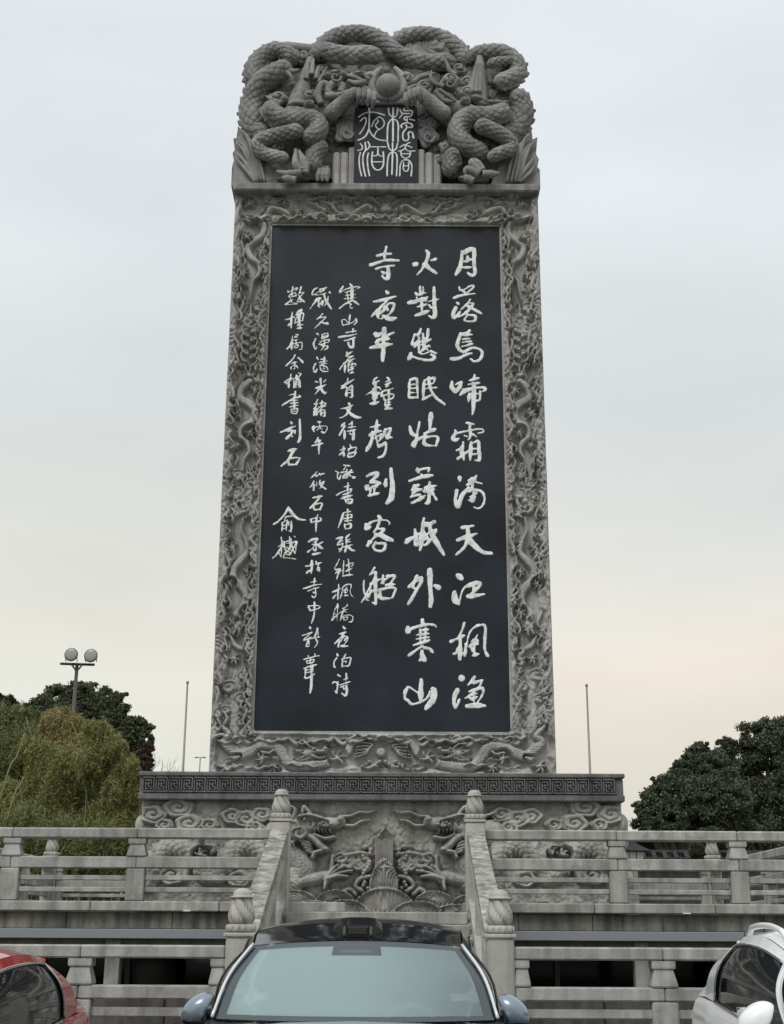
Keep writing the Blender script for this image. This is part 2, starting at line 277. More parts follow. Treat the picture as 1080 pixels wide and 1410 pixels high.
# brush strokes of every carved character: "width:x y x y ...;..." on the drawing grid of its crop
GL = {
'A': ((490,330),5.4,[
"26:792 90 788 150 772 215 745 262;30:805 98 838 78 872 72 882 92 880 160 886 225 888 248 868 268 838 250;20:834 128 828 160 800 165;18:832 146 865 150;18:795 208 862 206",
"13:770 352 776 378 800 376 850 346 876 344 868 364 832 392;15:790 372 815 398;18:730 434 790 415 888 402;15:752 468 768 484;24:745 505 722 556 728 584 752 568 775 540;16:852 446 838 470 785 520;16:846 472 874 476 845 520 800 558 758 578;24:842 500 880 520 932 550;18:832 560 812 604 884 604 886 566 832 562",
"18:846 676 832 690 790 700;22:782 700 760 760 758 800 800 836 860 806 915 812 942 840 925 890 885 906 855 890;16:796 712 868 706;14:800 742 856 736;14:795 764 862 756;14:790 796 872 776;24:712 886 760 884 820 858 862 846",
"20:528 84 540 110 522 170 490 225 455 262;30:512 185 550 215 598 250;24:428 182 460 180;20:566 154 598 144;14:430 192 462 192",
"16:480 350 478 400;14:502 352 502 400;18:445 395 465 410 520 396;26:395 470 440 462 500 440 535 428;16:455 432 470 455 525 450;16:530 430 520 460;16:460 500 530 480;18:490 460 494 540;24:445 566 500 548 545 530;14:540 462 615 444;24:582 356 584 440 588 520 588 565 570 582 545 566;18:548 490 565 510",
"18:485 664 468 700 442 712;16:440 700 420 780 450 770 480 730;16:466 705 470 760 468 830;14:438 800 470 770 500 745;18:540 668 534 720 515 790;14:500 725 520 740 508 760;14:520 770 560 740;14:500 700 505 830;16:486 830 540 790 555 800;24:410 845 400 880 392 895;20:410 860 450 880 520 896 575 892 585 870 560 856;14:470 840 500 852 545 838;20:560 830 600 846;12:490 780 540 825",
"20:228 56 220 90 212 140;20:162 122 210 108 264 106;24:110 188 165 172 225 154 318 156;18:152 218 200 204 285 194;24:240 200 244 250 240 285 222 292 195 272;20:194 238 212 250",
"24:228 386 240 400;20:135 464 180 454 240 440 298 424;18:245 440 210 480 150 540 118 572;18:160 540 158 560 170 585;16:185 500 170 570;16:250 470 225 500 205 530 175 560;16:250 472 285 480 276 520 245 560 190 590;16:232 500 240 530;28:205 568 250 590 300 584",
"28:148 704 160 712;22:150 720 185 700 210 690;20:240 712 282 692;24:160 750 212 740 250 738;28:112 804 160 796 220 784 272 778;30:212 664 208 740 206 820 200 900;20:150 764 170 762",
]),
'B': ((490,500),5.4,[
"26:715 140 714 180 738 208 760 196 785 155;14:745 160 788 140 780 190;18:884 90 880 116;18:848 130 918 110;18:840 160 920 148;16:800 195 900 184 960 184 958 205 930 215;24:778 236 810 210 870 192;18:845 225 838 290;26:880 160 878 250 876 330 868 382;18:925 210 922 270 900 282;12:845 235 930 225",
"18:822 446 880 456;14:740 500 745 520 800 512 900 492 945 494 950 512 910 522;24:750 515 722 556 745 572 765 560;18:850 460 852 540 838 572;14:810 540 830 548;14:872 530 900 550;20:800 590 795 660 805 720;18:750 650 800 632;20:760 712 800 680 840 655;22:858 590 854 660 850 722;20:862 600 910 582 916 640 920 718 890 724;14:865 640 900 636;14:865 680 905 676;14:785 620 780 680",
]),
'C': ((490,640),5.4,[
"24:772 94 776 122;26:752 190 742 250 744 300 760 316 772 290 790 230 840 172;20:840 120 875 100;20:870 130 900 78;18:830 150 880 130 938 140;16:870 105 865 180 845 190;16:842 200 880 180;16:860 190 920 192 952 220 958 260 940 310 905 326 880 316;18:880 200 872 270 838 262;14:852 262 890 240;14:850 240 900 212",
"24:792 468 832 462 876 454;24:756 562 800 545 850 530 900 512;26:832 470 836 530 810 610 748 670;34:836 550 880 600 950 652 1010 658",
"34:758 820 790 850;36:735 950 738 1000 765 1035;12:770 1040 780 980 805 920 850 884 900 872;26:840 900 900 878 928 886 915 910 870 955 850 975;28:835 978 890 974 955 962;14:880 900 872 970",
"20:458 28 466 60;18:452 42 530 26 548 28 540 52;24:400 122 450 104 520 86 570 78;16:490 70 500 92;16:436 150 420 190 466 176;20:430 170 470 150;16:455 190 420 220;16:440 200 490 180;18:410 240 480 220;24:418 284 470 262 500 240;22:552 130 540 170 505 200;22:520 170 600 156;18:512 206 585 184;22:540 170 545 230 538 280 520 288;20:570 210 602 262;16:515 230 500 250",
"24:508 400 498 450 495 540 480 634;24:440 484 446 540 440 600;22:372 580 410 556 462 520 500 510;16:375 560 440 530;22:560 432 590 424;24:500 452 560 442 520 430;30:548 440 560 500 590 560 655 668;18:455 600 490 560 540 510 600 480;20:598 492 560 560 515 600;14:500 480 540 560 530 600;14:470 600 530 540;14:490 500 470 560",
"26:455 830 430 880 396 912;24:455 860 490 842 488 870 455 930 420 990 390 1040;16:420 905 455 936;34:552 784 552 850 555 930 562 1010 555 1054;30:592 900 622 918",
"22:84 86 120 70 160 64 150 90 110 122;22:112 130 150 128 180 140 120 168;16:80 190 72 160 92 155 90 180 115 175;16:150 165 180 140;18:110 182 105 222;20:100 230 140 220 172 212;16:140 180 135 220;26:225 110 222 160;32:262 34 270 110 272 180 262 250 230 288",
"26:172 386 184 402;22:76 440 76 476 110 462;16:80 450 140 420 220 412 252 430 250 444;16:180 410 160 470 130 504;16:160 480 210 476 190 506 140 540 92 590;28:90 600 110 570;18:190 514 240 540 280 568;30:150 520 200 535 270 562;20:150 580 130 612 155 640 205 636 218 590 155 586",
"16:142 766 120 800 106 820;14:106 820 150 800 140 850 112 900 80 960 42 1026;12:62 860 60 920 78 1000 100 1010;20:150 800 146 880 148 960 150 1035 125 1025;12:180 852 110 900;12:42 1024 95 965 140 930;18:206 822 200 870 206 880;14:190 880 240 840 285 820 290 840 260 880;22:235 830 288 824;20:225 896 290 890;20:180 930 190 992 270 992;18:180 930 230 920 296 918 285 960 270 990;14:110 880 108 960 90 990",
]),
'B2': ((490,500),5.4,[
"14:405 124 400 190 402 260;20:400 150 396 255;18:405 126 452 118 458 180 462 262;13:412 160 440 158;13:414 190 445 188;13:412 222 445 220;16:402 258 460 256;18:510 130 504 200 502 272;20:512 128 590 108;14:520 160 575 150 590 112;14:515 190 605 182;20:500 270 560 240;22:545 110 552 180 590 250 662 308",
"22:402 470 415 520 440 545;20:475 440 460 510 450 570 438 625;18:438 628 420 610 440 580 480 560 525 535;28:562 378 556 430 550 490;24:510 525 560 505 592 492;20:518 545 508 590 530 612 595 616;20:520 555 580 545 612 556 598 616",
]),
'B3': ((490,500),5.4,[
"13:158 108 134 130 142 140 172 134;13:130 150 150 190 78 236;13:130 195 170 180 188 200;18:150 150 148 220 140 290;13:120 228 170 218;20:108 304 140 300 172 290;13:175 225 148 250 162 260;13:130 240 128 270;12:236 108 250 128 222 142;14:222 160 262 144;14:250 150 228 180;12:190 250 200 215 240 200 278 188;14:205 240 215 280;12:215 240 270 232 284 244 262 270 222 276;16:248 200 246 260 246 338;14:222 290 222 318 262 310;20:224 340 268 338;12:240 290 262 292",
"22:158 428 155 470 150 520;18:112 478 160 468 180 462;24:108 536 150 514 188 504;14:125 510 128 530;22:130 530 110 600 78 656;12:140 560 190 530 180 570 155 590;14:150 545 160 595;18:220 494 205 545 180 575;20:220 496 260 486 245 530 232 555 270 552;12:162 592 165 616 195 600;20:200 610 224 594 222 650 205 690 170 704;16:170 625 200 615",
]),
'D': ((490,780),5.4,[
"16:808 420 795 470 778 500;22:708 558 750 540 806 514;28:775 520 778 600 774 690;20:730 650 750 640 766 600;22:820 580 818 620 810 666;14:815 660 830 560 850 490 900 440 940 434;18:905 446 945 434 965 460 960 540 960 620 990 664;18:985 668 960 640;14:905 512 890 540 860 556;14:860 560 905 548 900 580;18:845 600 865 580 910 580;18:885 560 880 640;20:870 664 915 650;14:858 600 870 640",
"36:788 828 788 846;20:885 820 865 850 835 884;22:880 866 945 846;14:940 850 915 900 870 940 815 982;18:845 930 930 905 948 920 940 960 905 1010;16:840 970 870 1000;14:860 960 900 945;18:865 985 905 970;14:880 915 880 1010;28:755 920 735 970 730 1010 742 1050;16:748 1050 765 1010 772 985;30:825 1040 890 1034 962 1036",
"26:496 400 500 425;26:390 456 384 488 400 486;18:398 474 450 450 530 432 585 436 602 452;18:480 478 540 470;18:455 510 545 500;16:455 540 545 525;18:430 586 480 572 548 550;16:480 475 482 560;16:520 465 515 560;18:395 664 440 630 500 590;22:510 604 550 615 575 640;20:492 630 496 670 475 704;30:490 650 505 690 515 700",
"32:488 845 484 920 482 990;14:470 945 400 900 385 895;20:385 900 368 940 370 985 400 1012;18:380 990 420 1024 480 1010 530 980 552 930;34:572 912 585 930 575 990 535 1040 520 1060",
]),
'E': ((380,385),9.0,[
"28:920 55 945 90 942 140 930 250;24:835 85 800 140 795 170;16:800 165 850 130 920 105 1000 90 1040 100 1000 120;14:855 160 990 130;14:865 200 990 185;14:850 240 990 225;16:885 160 900 270;16:960 150 950 260;22:790 360 850 310 940 265;26:950 260 985 280 1030 312;16:905 300 935 310 920 335 930 355 950 352",
"18:920 435 912 500 912 555;16:830 560 820 530 820 505 860 500 915 545 975 515;16:830 570 870 560 915 550;22:995 490 1000 530 970 560",
"20:960 610 950 660;20:870 660 950 645 995 640;24:780 715 850 705 920 695 1000 675;22:850 760 910 745 985 720;28:965 720 962 780 955 835 925 835 895 800;22:890 780 910 790",
"24:880 900 885 940;20:870 945 920 910 955 890;16:890 960 960 950;18:960 950 900 985 860 1040;16:850 1030 790 1120;26:860 1060 855 1150;18:900 1010 980 980;20:930 1000 900 1060 900 1150;14:920 1060 985 1045 990 1070;14:925 1090 975 1080;20:900 1130 965 1100;20:920 1160 970 1150;14:945 1000 945 1150",
"16:515 105 480 120 455 160 452 190 480 185 560 130;20:545 122 590 115 630 98;18:550 160 600 130;14:470 190 540 190 620 170;22:665 155 675 165;18:500 240 550 230 480 290 425 362;18:480 265 560 240;26:600 190 620 260 690 365;14:650 210 640 280 600 330;18:535 270 530 320 545 350;16:520 330 560 300 600 270;14:570 260 572 330;12:545 290 590 260 580 320",
"18:580 425 550 460 510 495;16:545 478 625 462 580 510 530 560 480 605;18:560 520 600 545 640 545;30:630 545 650 550",
"20:510 670 535 690;18:495 730 470 790 475 830 490 875;14:490 870 510 830;16:575 680 570 740;18:580 680 640 665 640 710 580 735;14:580 710 630 700;14:545 770 655 745 650 775 560 800;14:600 745 605 790;14:560 780 540 800;16:550 810 620 790;14:610 800 590 840 560 880;16:570 820 640 825 640 850 600 875;18:535 800 600 830",
"18:510 965 525 995;20:495 1040 470 1090 470 1130 490 1150 510 1110;16:605 955 600 1010;16:555 990 620 985;18:540 1030 640 1010;18:600 1000 595 1060;14:565 1050 630 1040;16:550 1080 560 1120 600 1140 650 1140;18:545 1060 620 1080 650 1120;14:590 1100 610 1110",
"16:150 140 155 160;18:210 90 205 140 200 200;14:150 160 200 140 260 105 265 120 240 140;16:160 215 190 180 240 165;16:165 220 200 215 250 200 245 170;22:120 310 160 280 210 250;14:180 235 200 290;16:190 310 260 300 215 290;14:120 310 180 310;16:315 90 300 150 280 190;14:290 170 350 155;14:345 165 300 220 260 280;22:290 200 320 250 355 280;14:280 225 310 270 270 275 280 240",
"22:205 405 195 480 190 600;22:115 500 160 490 230 465;20:155 570 180 540;22:250 440 280 400 320 370;18:260 420 260 440 300 420 325 380 320 410;18:240 520 250 480 330 420 345 440 330 500;16:260 470 300 450 290 490 260 490;14:280 440 280 560;14:230 540 340 505;18:270 570 340 560;24:265 605 320 600;14:300 500 300 600",
"20:250 685 275 685;18:235 715 265 712;16:210 700 200 760 180 810;24:140 860 180 820 200 780;14:205 760 280 740;16:210 780 200 870;22:195 800 195 865;14:250 750 250 790 220 800;14:230 800 300 780 325 790 320 860 290 870;14:235 820 235 850 270 840 275 810 235 820",
"20:240 935 200 1000 125 1070;26:280 970 310 1000 335 1030;14:200 1040 270 1020;16:235 1020 235 1100 215 1110;14:190 1085 240 1050;18:185 1090 190 1110;18:255 1070 275 1100",
]),
'F': ((375,510),8.3077,[
"18:865 90 860 140 830 180;18:790 180 850 160 935 105;18:850 140 790 210;18:790 210 850 190;26:855 200 850 260 850 300;18:870 210 915 175 915 240 915 305 885 308;13:870 230 905 225;13:870 260 905 255",
"22:875 375 890 400;18:785 440 850 430 925 400;20:900 415 870 480 820 530 770 545;30:850 440 900 500 960 535 1015 540",
"22:830 600 790 645;24:830 640 800 690 770 745;24:830 690 826 790;16:875 620 910 610;20:915 590 910 660;18:870 655 955 645;18:860 700 960 680;28:935 690 930 760 925 800;16:890 720 905 740",
"20:815 870 820 885;16:780 915 840 890;18:770 970 800 940 835 900;24:820 930 820 990;18:890 850 900 880 870 920;14:870 900 960 880 950 920 900 960;20:880 940 870 990 930 985;18:870 960 960 935 930 985",
"22:555 95 555 130 560 180;18:500 130 530 140;16:590 135 615 108;24:500 205 560 190 615 165;20:540 200 520 240 490 275;26:560 180 570 230 600 260 620 250",
"18:520 335 500 380 480 390;18:520 380 490 430 475 445;18:500 420 475 520;24:510 440 508 520;16:475 470 530 440;20:570 345 565 440;16:540 380 600 370;16:530 425 615 410;16:615 380 570 430 530 480;20:560 460 560 520;18:560 460 600 455 600 520 580 525;14:570 490 600 485;16:480 520 500 500",
"18:520 592 560 592;22:475 640 465 670 480 705;14:470 680 500 650 580 640 620 640 630 670 600 720;14:545 600 540 650 510 690;14:545 660 580 680;22:590 715 560 700",
"24:525 770 510 810 490 830;18:500 815 560 800;22:460 862 520 850 580 835;24:540 800 535 880 535 955",
"18:215 50 210 75;16:145 130 180 110 225 85;16:225 85 190 140 140 140;22:190 130 190 200;14:160 160 210 120;14:245 110 250 190 245 200;14:235 100 300 80 335 40;14:300 30 335 40;16:250 130 300 105 315 130 318 190 300 192;20:280 60 275 120 272 200;12:250 150 300 140;12:250 170 300 165;20:300 95 310 190",
"22:265 245 265 300;16:200 285 260 270;22:120 400 180 360 250 320 320 305;16:300 285 330 305;20:250 300 255 400 258 440;14:220 350 290 340;16:210 380 300 370;16:200 420 300 400;16:220 445 225 490 285 495;16:230 450 290 440 280 495;12:235 470 280 465",
"24:215 590 225 615;22:95 710 150 690 210 660 265 640;16:225 660 180 700;16:180 700 235 690 200 740;28:165 780 210 735 245 690;18:210 740 235 760;20:260 690 262 730;28:315 565 318 650 320 740 315 795 295 825",
"28:185 925 230 910 285 900;28:250 920 210 980 170 1040 105 1095;22:190 1010 185 1070 200 1080;22:200 1010 260 1000 318 1005;24:315 1010 285 1060 270 1080;22:190 1080 280 1078",
]),
'G': ((370,640),8.3077,[
"20:860 5 930 15;16:770 75 800 90 790 110;16:790 95 790 150 810 165 825 120;16:830 90 890 80;14:880 30 860 60;14:895 50 900 110 895 150 850 155;14:860 120 900 95 850 160;18:950 60 920 90 900 100;18:900 90 940 130 995 140;22:960 150 990 150;14:855 130 845 150;16:930 95 970 85",
"16:910 210 905 300 905 400;14:865 255 930 240;16:780 350 850 310 950 275;14:955 280 930 320;14:850 345 940 320;14:840 370 950 350;18:830 390 900 370 960 350;14:870 405 960 390;18:880 400 890 440;18:895 410 955 395 945 440 900 445;12:905 425 945 420",
"20:905 510 905 540;18:860 550 940 535;22:855 560 830 640 795 725;16:880 580 950 570 945 610;14:860 620 960 600;16:870 645 950 635;18:905 560 905 660;18:870 680 880 740;18:880 690 940 675 935 725 885 735",
"20:775 850 850 825;14:850 830 830 860 800 880;16:800 890 850 870;14:800 890 790 920 850 900;18:850 900 840 950 810 1000;16:800 965 830 970;18:930 795 880 840;16:890 840 890 920;14:890 870 935 850;14:890 890 940 880;16:860 940 960 915;22:890 935 875 1000;24:900 930 950 975 990 985",
"14:555 80 520 120 490 150;16:530 110 550 135 570 120;16:580 100 600 125;16:560 120 640 100;16:520 190 490 240 475 260;24:520 230 515 295;14:550 200 550 245;16:590 180 580 220;14:580 220 640 190;16:630 210 590 270;22:585 220 620 255 655 280;20:640 265 655 280",
"24:510 380 560 370 610 360;24:580 380 540 430 475 500;20:520 455 520 505 540 518;20:530 455 590 440 615 445;22:615 455 590 515;16:530 515 600 512",
"22:485 625 490 660;16:490 665 530 650 600 640;14:540 610 500 620;16:590 610 602 640 540 660;20:565 570 545 640 542 770",
"14:460 880 510 865;18:455 885 470 875;20:480 862 550 845 560 860 520 890;18:540 870 545 930 540 985;14:500 910 525 920 500 960 450 1000;22:450 1000 480 975;16:620 885 570 910;24:560 920 600 950 620 960;22:505 1025 550 1018 600 1008;16:510 960 530 990",
"24:228 490 190 560 120 640 60 682;28:230 495 270 555 340 620 425 634;14:260 590 200 600 180 640;18:155 660 160 710 150 765;14:165 660 215 635 205 700 205 755;14:170 700 200 690;18:260 645 262 710 258 770;14:230 650 235 700;14:165 735 200 725;14:258 765 235 755",
"14:145 830 150 880 150 980 140 1050;16:45 1070 90 1030 130 970 160 900;14:110 940 170 900;14:160 870 165 930 130 950;16:110 1000 150 1060;14:180 880 185 960 200 1000;14:180 890 235 870 240 900;16:240 825 250 900 240 960 200 1010;14:295 820 310 835;12:200 940 260 980 250 1030 200 1020 200 960;12:200 990 240 1000 235 1030;14:260 850 270 930 300 1020;14:320 880 290 950 250 1020;14:210 900 310 885;12:170 1060 180 1065 250 1070 315 1082;14:190 1000 170 1060;16:270 900 320 880 315 940 305 1020",
]),
'H': ((400,770),10.8,[
"16:730 0 700 60 670 120;22:655 130 680 160 740 140;20:740 145 700 190 665 215;26:745 160 710 230 690 295;18:795 20 790 130 780 250;16:860 0 870 60 875 220;16:840 90 930 55 930 90 900 110;18:830 100 870 90;18:820 180 880 160 925 130;16:870 110 910 165;22:775 258 850 240 930 232;14:855 150 840 190",
"22:720 380 715 450 705 600;26:630 490 680 470 740 440;26:640 580 680 530;18:775 440 770 500 740 590;16:770 440 820 385 890 375 905 410 890 470 910 540 950 575;14:840 420 800 460;14:800 470 850 450 845 490 810 500;16:820 450 820 540;24:810 545 855 540;14:800 500 800 470",
"18:700 665 715 720;14:690 690 650 790 640 850 610 915;14:660 740 700 720 700 800 695 920;14:610 915 660 870 740 790;12:660 800 690 830;12:650 860 680 850 640 900;20:640 900 615 910;16:850 670 840 700 770 740;14:740 800 800 760 860 745;16:800 740 760 850 740 920;14:790 770 840 790;16:780 850 860 830 925 850 930 880 910 935 870 930;14:790 860 800 920;14:800 870 850 860 840 900 800 905;14:760 830 770 870 750 900",
"34:320 25 320 120 310 215;26:230 105 280 100 340 75;34:245 205 290 170;20:380 35 390 60 375 80;20:375 80 420 65 470 50;20:420 85 400 150 425 180;24:430 130 435 180",
"22:365 285 360 320 350 380;20:305 345 385 330;22:195 440 280 415 370 385 462 374;20:262 475 340 445 432 420;20:375 440 378 510 375 560 345 570 320 545;24:345 490 352 500",
"30:270 705 290 750 300 765;20:300 765 350 755 420 735 445 710;18:270 700 380 690 430 695;26:358 640 358 740 350 850 315 955",
]),
'I': ((400,860),10.8,[
"30:790 35 800 60 820 60;22:720 140 780 130 830 105;18:740 150 830 120;26:790 140 740 210 660 285;24:730 240 710 340;14:790 170 750 260;16:790 175 850 185 850 230 800 300 740 330;26:800 170 780 200;14:810 215 815 250;28:765 322 820 325 860 318;22:850 190 800 240",
"30:695 440 710 470;24:690 500 655 550 650 610 670 645;20:675 640 640 630;24:825 440 800 490;24:775 510 770 630;22:790 510 890 495 890 560 870 610 840 632;16:790 555 830 545 825 570;16:790 620 850 615",
"26:705 750 740 770;20:625 885 640 860 700 860;28:705 860 700 930 690 1015 670 990;24:830 730 835 790 820 840;18:790 820 860 800;22:740 900 800 880 890 850;16:745 935 800 910 860 895;30:835 920 840 990 825 1055 800 1050 765 1020;20:790 940 800 970",
"28:290 45 305 65;18:180 165 240 145 325 115;16:325 120 240 190 190 240;18:200 240 260 220 310 190;22:270 210 250 280 235 330 270 325;16:275 240 280 320;24:405 55 385 120 365 180;16:410 70 415 170;20:370 195 435 185;22:360 190 395 240 400 290 360 340;12:310 215 360 195",
"14:265 455 275 495;16:365 435 370 475;20:200 520 280 500 350 480 430 465;18:245 540 250 575 280 580;16:250 545 350 520 340 560 290 580;22:300 510 290 580;26:210 655 270 630 390 600;22:230 660 220 780;16:240 680 330 660;18:340 610 330 700;14:240 720 340 700;26:215 790 250 800 320 760 360 735;34:310 640 315 760 312 900 295 1020",
]),
'J': ((485,140),11.368,[
"26:270 105 270 200 268 330 262 430 220 530 160 580 95 605;22:105 240 180 190 270 168 380 175 510 215;22:130 305 170 265 210 250 220 310 180 420 120 505;22:268 440 310 520 380 580 450 605 520 612;20:310 390 340 310 400 255 440 245 490 290 505 350 470 410 410 440 370 490 345 545;22:400 290 410 315 375 350 370 385 400 420 430 440",
"24:570 105 580 190 620 235 650 245 700 215 715 105;28:642 105 642 260 640 620;24:552 635 555 450 570 350 610 290 645 280 700 300 725 380 722 500 720 635",
"24:750 130 780 180 820 190 900 188;20:745 258 790 195;22:815 110 820 145 930 145 945 185 910 235 830 240 820 280 860 300;20:860 260 865 330;20:900 275 980 295;24:780 410 770 380 800 350 870 335 940 360 940 400 890 405;24:845 370 860 410 805 480 795 560 820 610 870 605 890 560 880 510 900 475 940 485 960 530;30:955 520 962 570",
"22:130 660 160 700 150 750 90 770;22:130 800 112 900 120 1040 150 1165;24:205 640 215 750 180 820 170 930 185 1060 212 1170;22:250 630 275 680 255 735 215 765;22:255 810 240 900 250 1040 275 1165;22:285 710 525 710;24:405 715 405 830;20:335 850 380 850 405 825 440 855 480 855;24:320 790 310 880 315 980 350 1050 405 1075 460 1050 492 980 495 870 488 790;20:325 945 485 945",
"24:560 650 580 730 630 770 690 740 712 660;24:635 650 635 800 625 1140;22:550 1165 552 1000 570 860 600 810 640 795 690 815 705 880 705 1000 695 1165",
"20:910 640 840 680 835 745;20:745 720 800 685 840 682 940 720;20:725 775 770 772 830 740 880 775 985 775;20:765 785 775 850 820 885 860 885 905 850 915 780;20:780 820 900 820;22:748 1165 755 1000 790 930 840 915 900 930 935 1000 935 1080 925 1165;20:808 955 805 1060 850 1095 885 1050 885 955;18:815 1010 880 1010",
]),
}
# ------------------------------------------------------------------ relief carving on height grids
def vnoise(shape, cells, seed, octaves=3):
    r = np.random.default_rng(seed); H, W = shape; out_ = np.zeros(shape); amp = 1; tot = 0
    cy, cx = cells
    for o in range(octaves):
        g = r.random((int(cy)+4, int(cx)+4))
        y = np.linspace(0, cy, H); x = np.linspace(0, cx, W)
        yi = y.astype(int); xi = x.astype(int); fy = y-yi; fx = x-xi
        fy = fy*fy*(3-2*fy); fx = fx*fx*(3-2*fx)
        a = g[yi][:, xi]; b_ = g[yi][:, xi+1]; c = g[yi+1][:, xi]; d = g[yi+1][:, xi+1]
        v = (a*(1-fx)+b_*fx)*(1-fy)[:, None]+(c*(1-fx)+d*fx)*fy[:, None]
        out_ += v*amp; tot += amp; amp *= .5; cy *= 2; cx *= 2
    return out_/tot
def scale_pattern(s, l, a, r=1.0):
    """0..1 height of overlapping scales; s along, l across"""
    u = s/(a*1.25)+.05*np.sin(l/a*5.1+s*3); v = l/a
    a1 = u+v; a2 = u-v
    d1 = np.abs(a1-np.round(a1)); d2 = np.abs(a2-np.round(a2)); d = np.minimum(d1, d2)
    f = (a1-np.floor(a1)+a2-np.floor(a2))*.5
    return np.clip(d*6.5, 0, 1)**.7*(.62+.5*f)
def sharpen(H, k, n=4):
    """cut the carving crisper: push every height away from its neighbourhood's mean"""
    c = np.pad(H, n, mode='edge').cumsum(0).cumsum(1); c = np.pad(c, ((1, 0), (1, 0))); w = 2*n+1
    m = (c[w:, w:]-c[:-w, w:]-c[w:, :-w]+c[:-w, :-w])/(w*w)
    return H+k*(H-m)
class Relief:
    def __init__(s, x0, x1, z0, z1, res, D):
        s.x0, s.z0, s.res, s.D = x0, z0, res, D
        s.nx = int(round((x1-x0)/res))+1; s.nz = int(round((z1-z0)/res))+1
        s.X, s.Z = np.meshgrid(np.linspace(x0, x1, s.nx), np.linspace(z0, z1, s.nz))
        s.x1, s.z1 = x1, z1
        s.H = np.zeros_like(s.X); s.pm = P(540, 1000, D)
    def w(s, pts): return PA(pts, s.D)          # photograph points -> plane
    def k(s, px, at=(540, 700)):                       # photograph length -> metres
        a = P(at[0], at[1], s.D); b = P(at[0]+1, at[1], s.D); return px*(b[0]-a[0])
    def _win(s, p, r):
        i0 = max(0, int((p[:, 1].min()-r-s.z0)/s.res)); i1 = min(s.nz, int((p[:, 1].max()+r-s.z0)/s.res)+2)
        j0 = max(0, int((p[:, 0].min()-r-s.x0)/s.res)); j1 = min(s.nx, int((p[:, 0].max()+r-s.x0)/s.res)+2)
        return slice(i0, i1), slice(j0, j1)
    def _dist(s, p, rad, pad=1.0):
        """distance over radius, distance, arc length and signed side to a polyline"""
        rad = np.broadcast_to(rad, (len(p),)).astype(float)
        wi = s._win(p, rad.max()*pad); X = s.X[wi]; Z = s.Z[wi]
        if X.size == 0: return None
        best = np.full(X.shape, 1e9); bd = np.full(X.shape, 1e9); bs = np.zeros_like(X); bl = np.zeros_like(X); acc = 0
        for i in range(len(p)-1):
            a, b_ = p[i], p[i+1]; ab = b_-a; L = np.hypot(*ab)+1e-9
            t = np.clip(((X-a[0])*ab[0]+(Z-a[1])*ab[1])/L**2, 0, 1)
            dx = X-a[0]-t*ab[0]; dz = Z-a[1]-t*ab[1]; d = np.hypot(dx, dz)
            r = rad[i]*(1-t)+rad[i+1]*t; q = d/np.maximum(r, 1e-6); m = q < best
            best = np.where(m, q, best); bd = np.where(m, d, bd); bs = np.where(m, acc+t*L, bs)
            bl = np.where(m, (ab[0]*dz-ab[1]*dx)/L, bl); acc += L
        return wi, best, bd, bs, bl
    def tube(s, pts, r, h, base=0.0, sc=0.0, world=False, taper=None, flat=2.0, moat=0.0, spikes=0.0):
        p = smooth_path(pts if world else s.w(pts), 6)
        rad = np.interp(np.linspace(0, 1, len(p)), np.linspace(0, 1, len(taper)), taper)*r if taper is not None else np.full(len(p), r)
        if moat:
            q = s._dist(p, rad+moat, 1.0)
            if q: s.H[q[0]] = np.where(q[1] < 1, np.minimum(s.H[q[0]], base*.3+ (s.H[q[0]])*np.clip(q[1]*2-1, 0, 1)), s.H[q[0]])
        q = s._dist(p, rad, 1.6)
        if not q: return
        wi, b_, d, ss, l = q
        if spikes:
            saw = 1-np.abs(((ss/spikes) % 1)*2-1); b2 = b_/(1+.28*saw)
        else: b2 = b_
        prof = np.power(np.clip(1-np.abs(b2)**flat, 0, 1), .5)
        hh = base+h*prof
        if sc: hh = hh-np.where(b_ < .96, (1-scale_pattern(ss, l, sc))*min(.35*h, .014), 0)
        s.H[wi] = np.where(b2 < 1, np.maximum(s.H[wi], hh), s.H[wi])
    def groove(s, pts, r, depth, world=False, closed=False):
        p = smooth_path(pts if world else s.w(pts), 6); q = s._dist(p, r, 2.2)
        if not q: return
        s.H[q[0]] -= depth*np.exp(-(q[1]**2))
    def ball(s, c, r, h, base=0, world=False, ax=1.0):
        c = np.array(c if world else P(*c, s.D)); wi = s._win(c[None], r*max(1, ax))
        d = np.hypot((s.X[wi]-c[0])/ax, s.Z[wi]-c[1])/r
        s.H[wi] = np.where(d < 1, np.maximum(s.H[wi], base+h*np.sqrt(np.clip(1-d*d, 0, 1))), s.H[wi])
    def spiral(s, c, r, h, base=0, turns=1.8, hand=1, ax=1.25):
        """cloud boss with a carved volute"""
        c = np.array(P(*c, s.D)); 
        wi = s._win(c[None], r*1.3*ax); X = (s.X[wi]-c[0])/ax; Z = s.Z[wi]-c[1]
        d = np.hypot(X, Z)/r; th = np.arctan2(Z, X*hand)
        edge = 1+.06*np.sin(5*th+c[0]*9)
        d = d/edge
        ph = (d*turns-th/(2*math.pi)) % 1
        line = np.exp(-((ph-.5)/.13)**2)
        hh = base+h*(np.clip((1-d)*6, 0, 1)**.6)*(.75+.25*d)-line*h*.33*(d < .93)
        s.H[wi] = np.where(d < 1, np.maximum(s.H[wi], hh), s.H[wi])
    def claw(s, c, ang, size, h, base=0, n=4, moat=.5):
        c = np.array(P(*c, s.D)); 
        if moat: s.tubew([c, c+.01], size*(1+moat), -1)
        for i in range(n):
            a = ang+(i-(n-1)/2)*R(58 if n > 3 else 42)
            e = c+size*np.array([math.cos(a), math.sin(a)]); mid = c+size*.55*np.array([math.cos(a+.25), math.sin(a+.25)])
            s.tube([c, mid, e], size*.2, h, base, world=True, taper=(1, 1, .55))
        s.ball(c, size*.34, h*1.1, base, world=True)
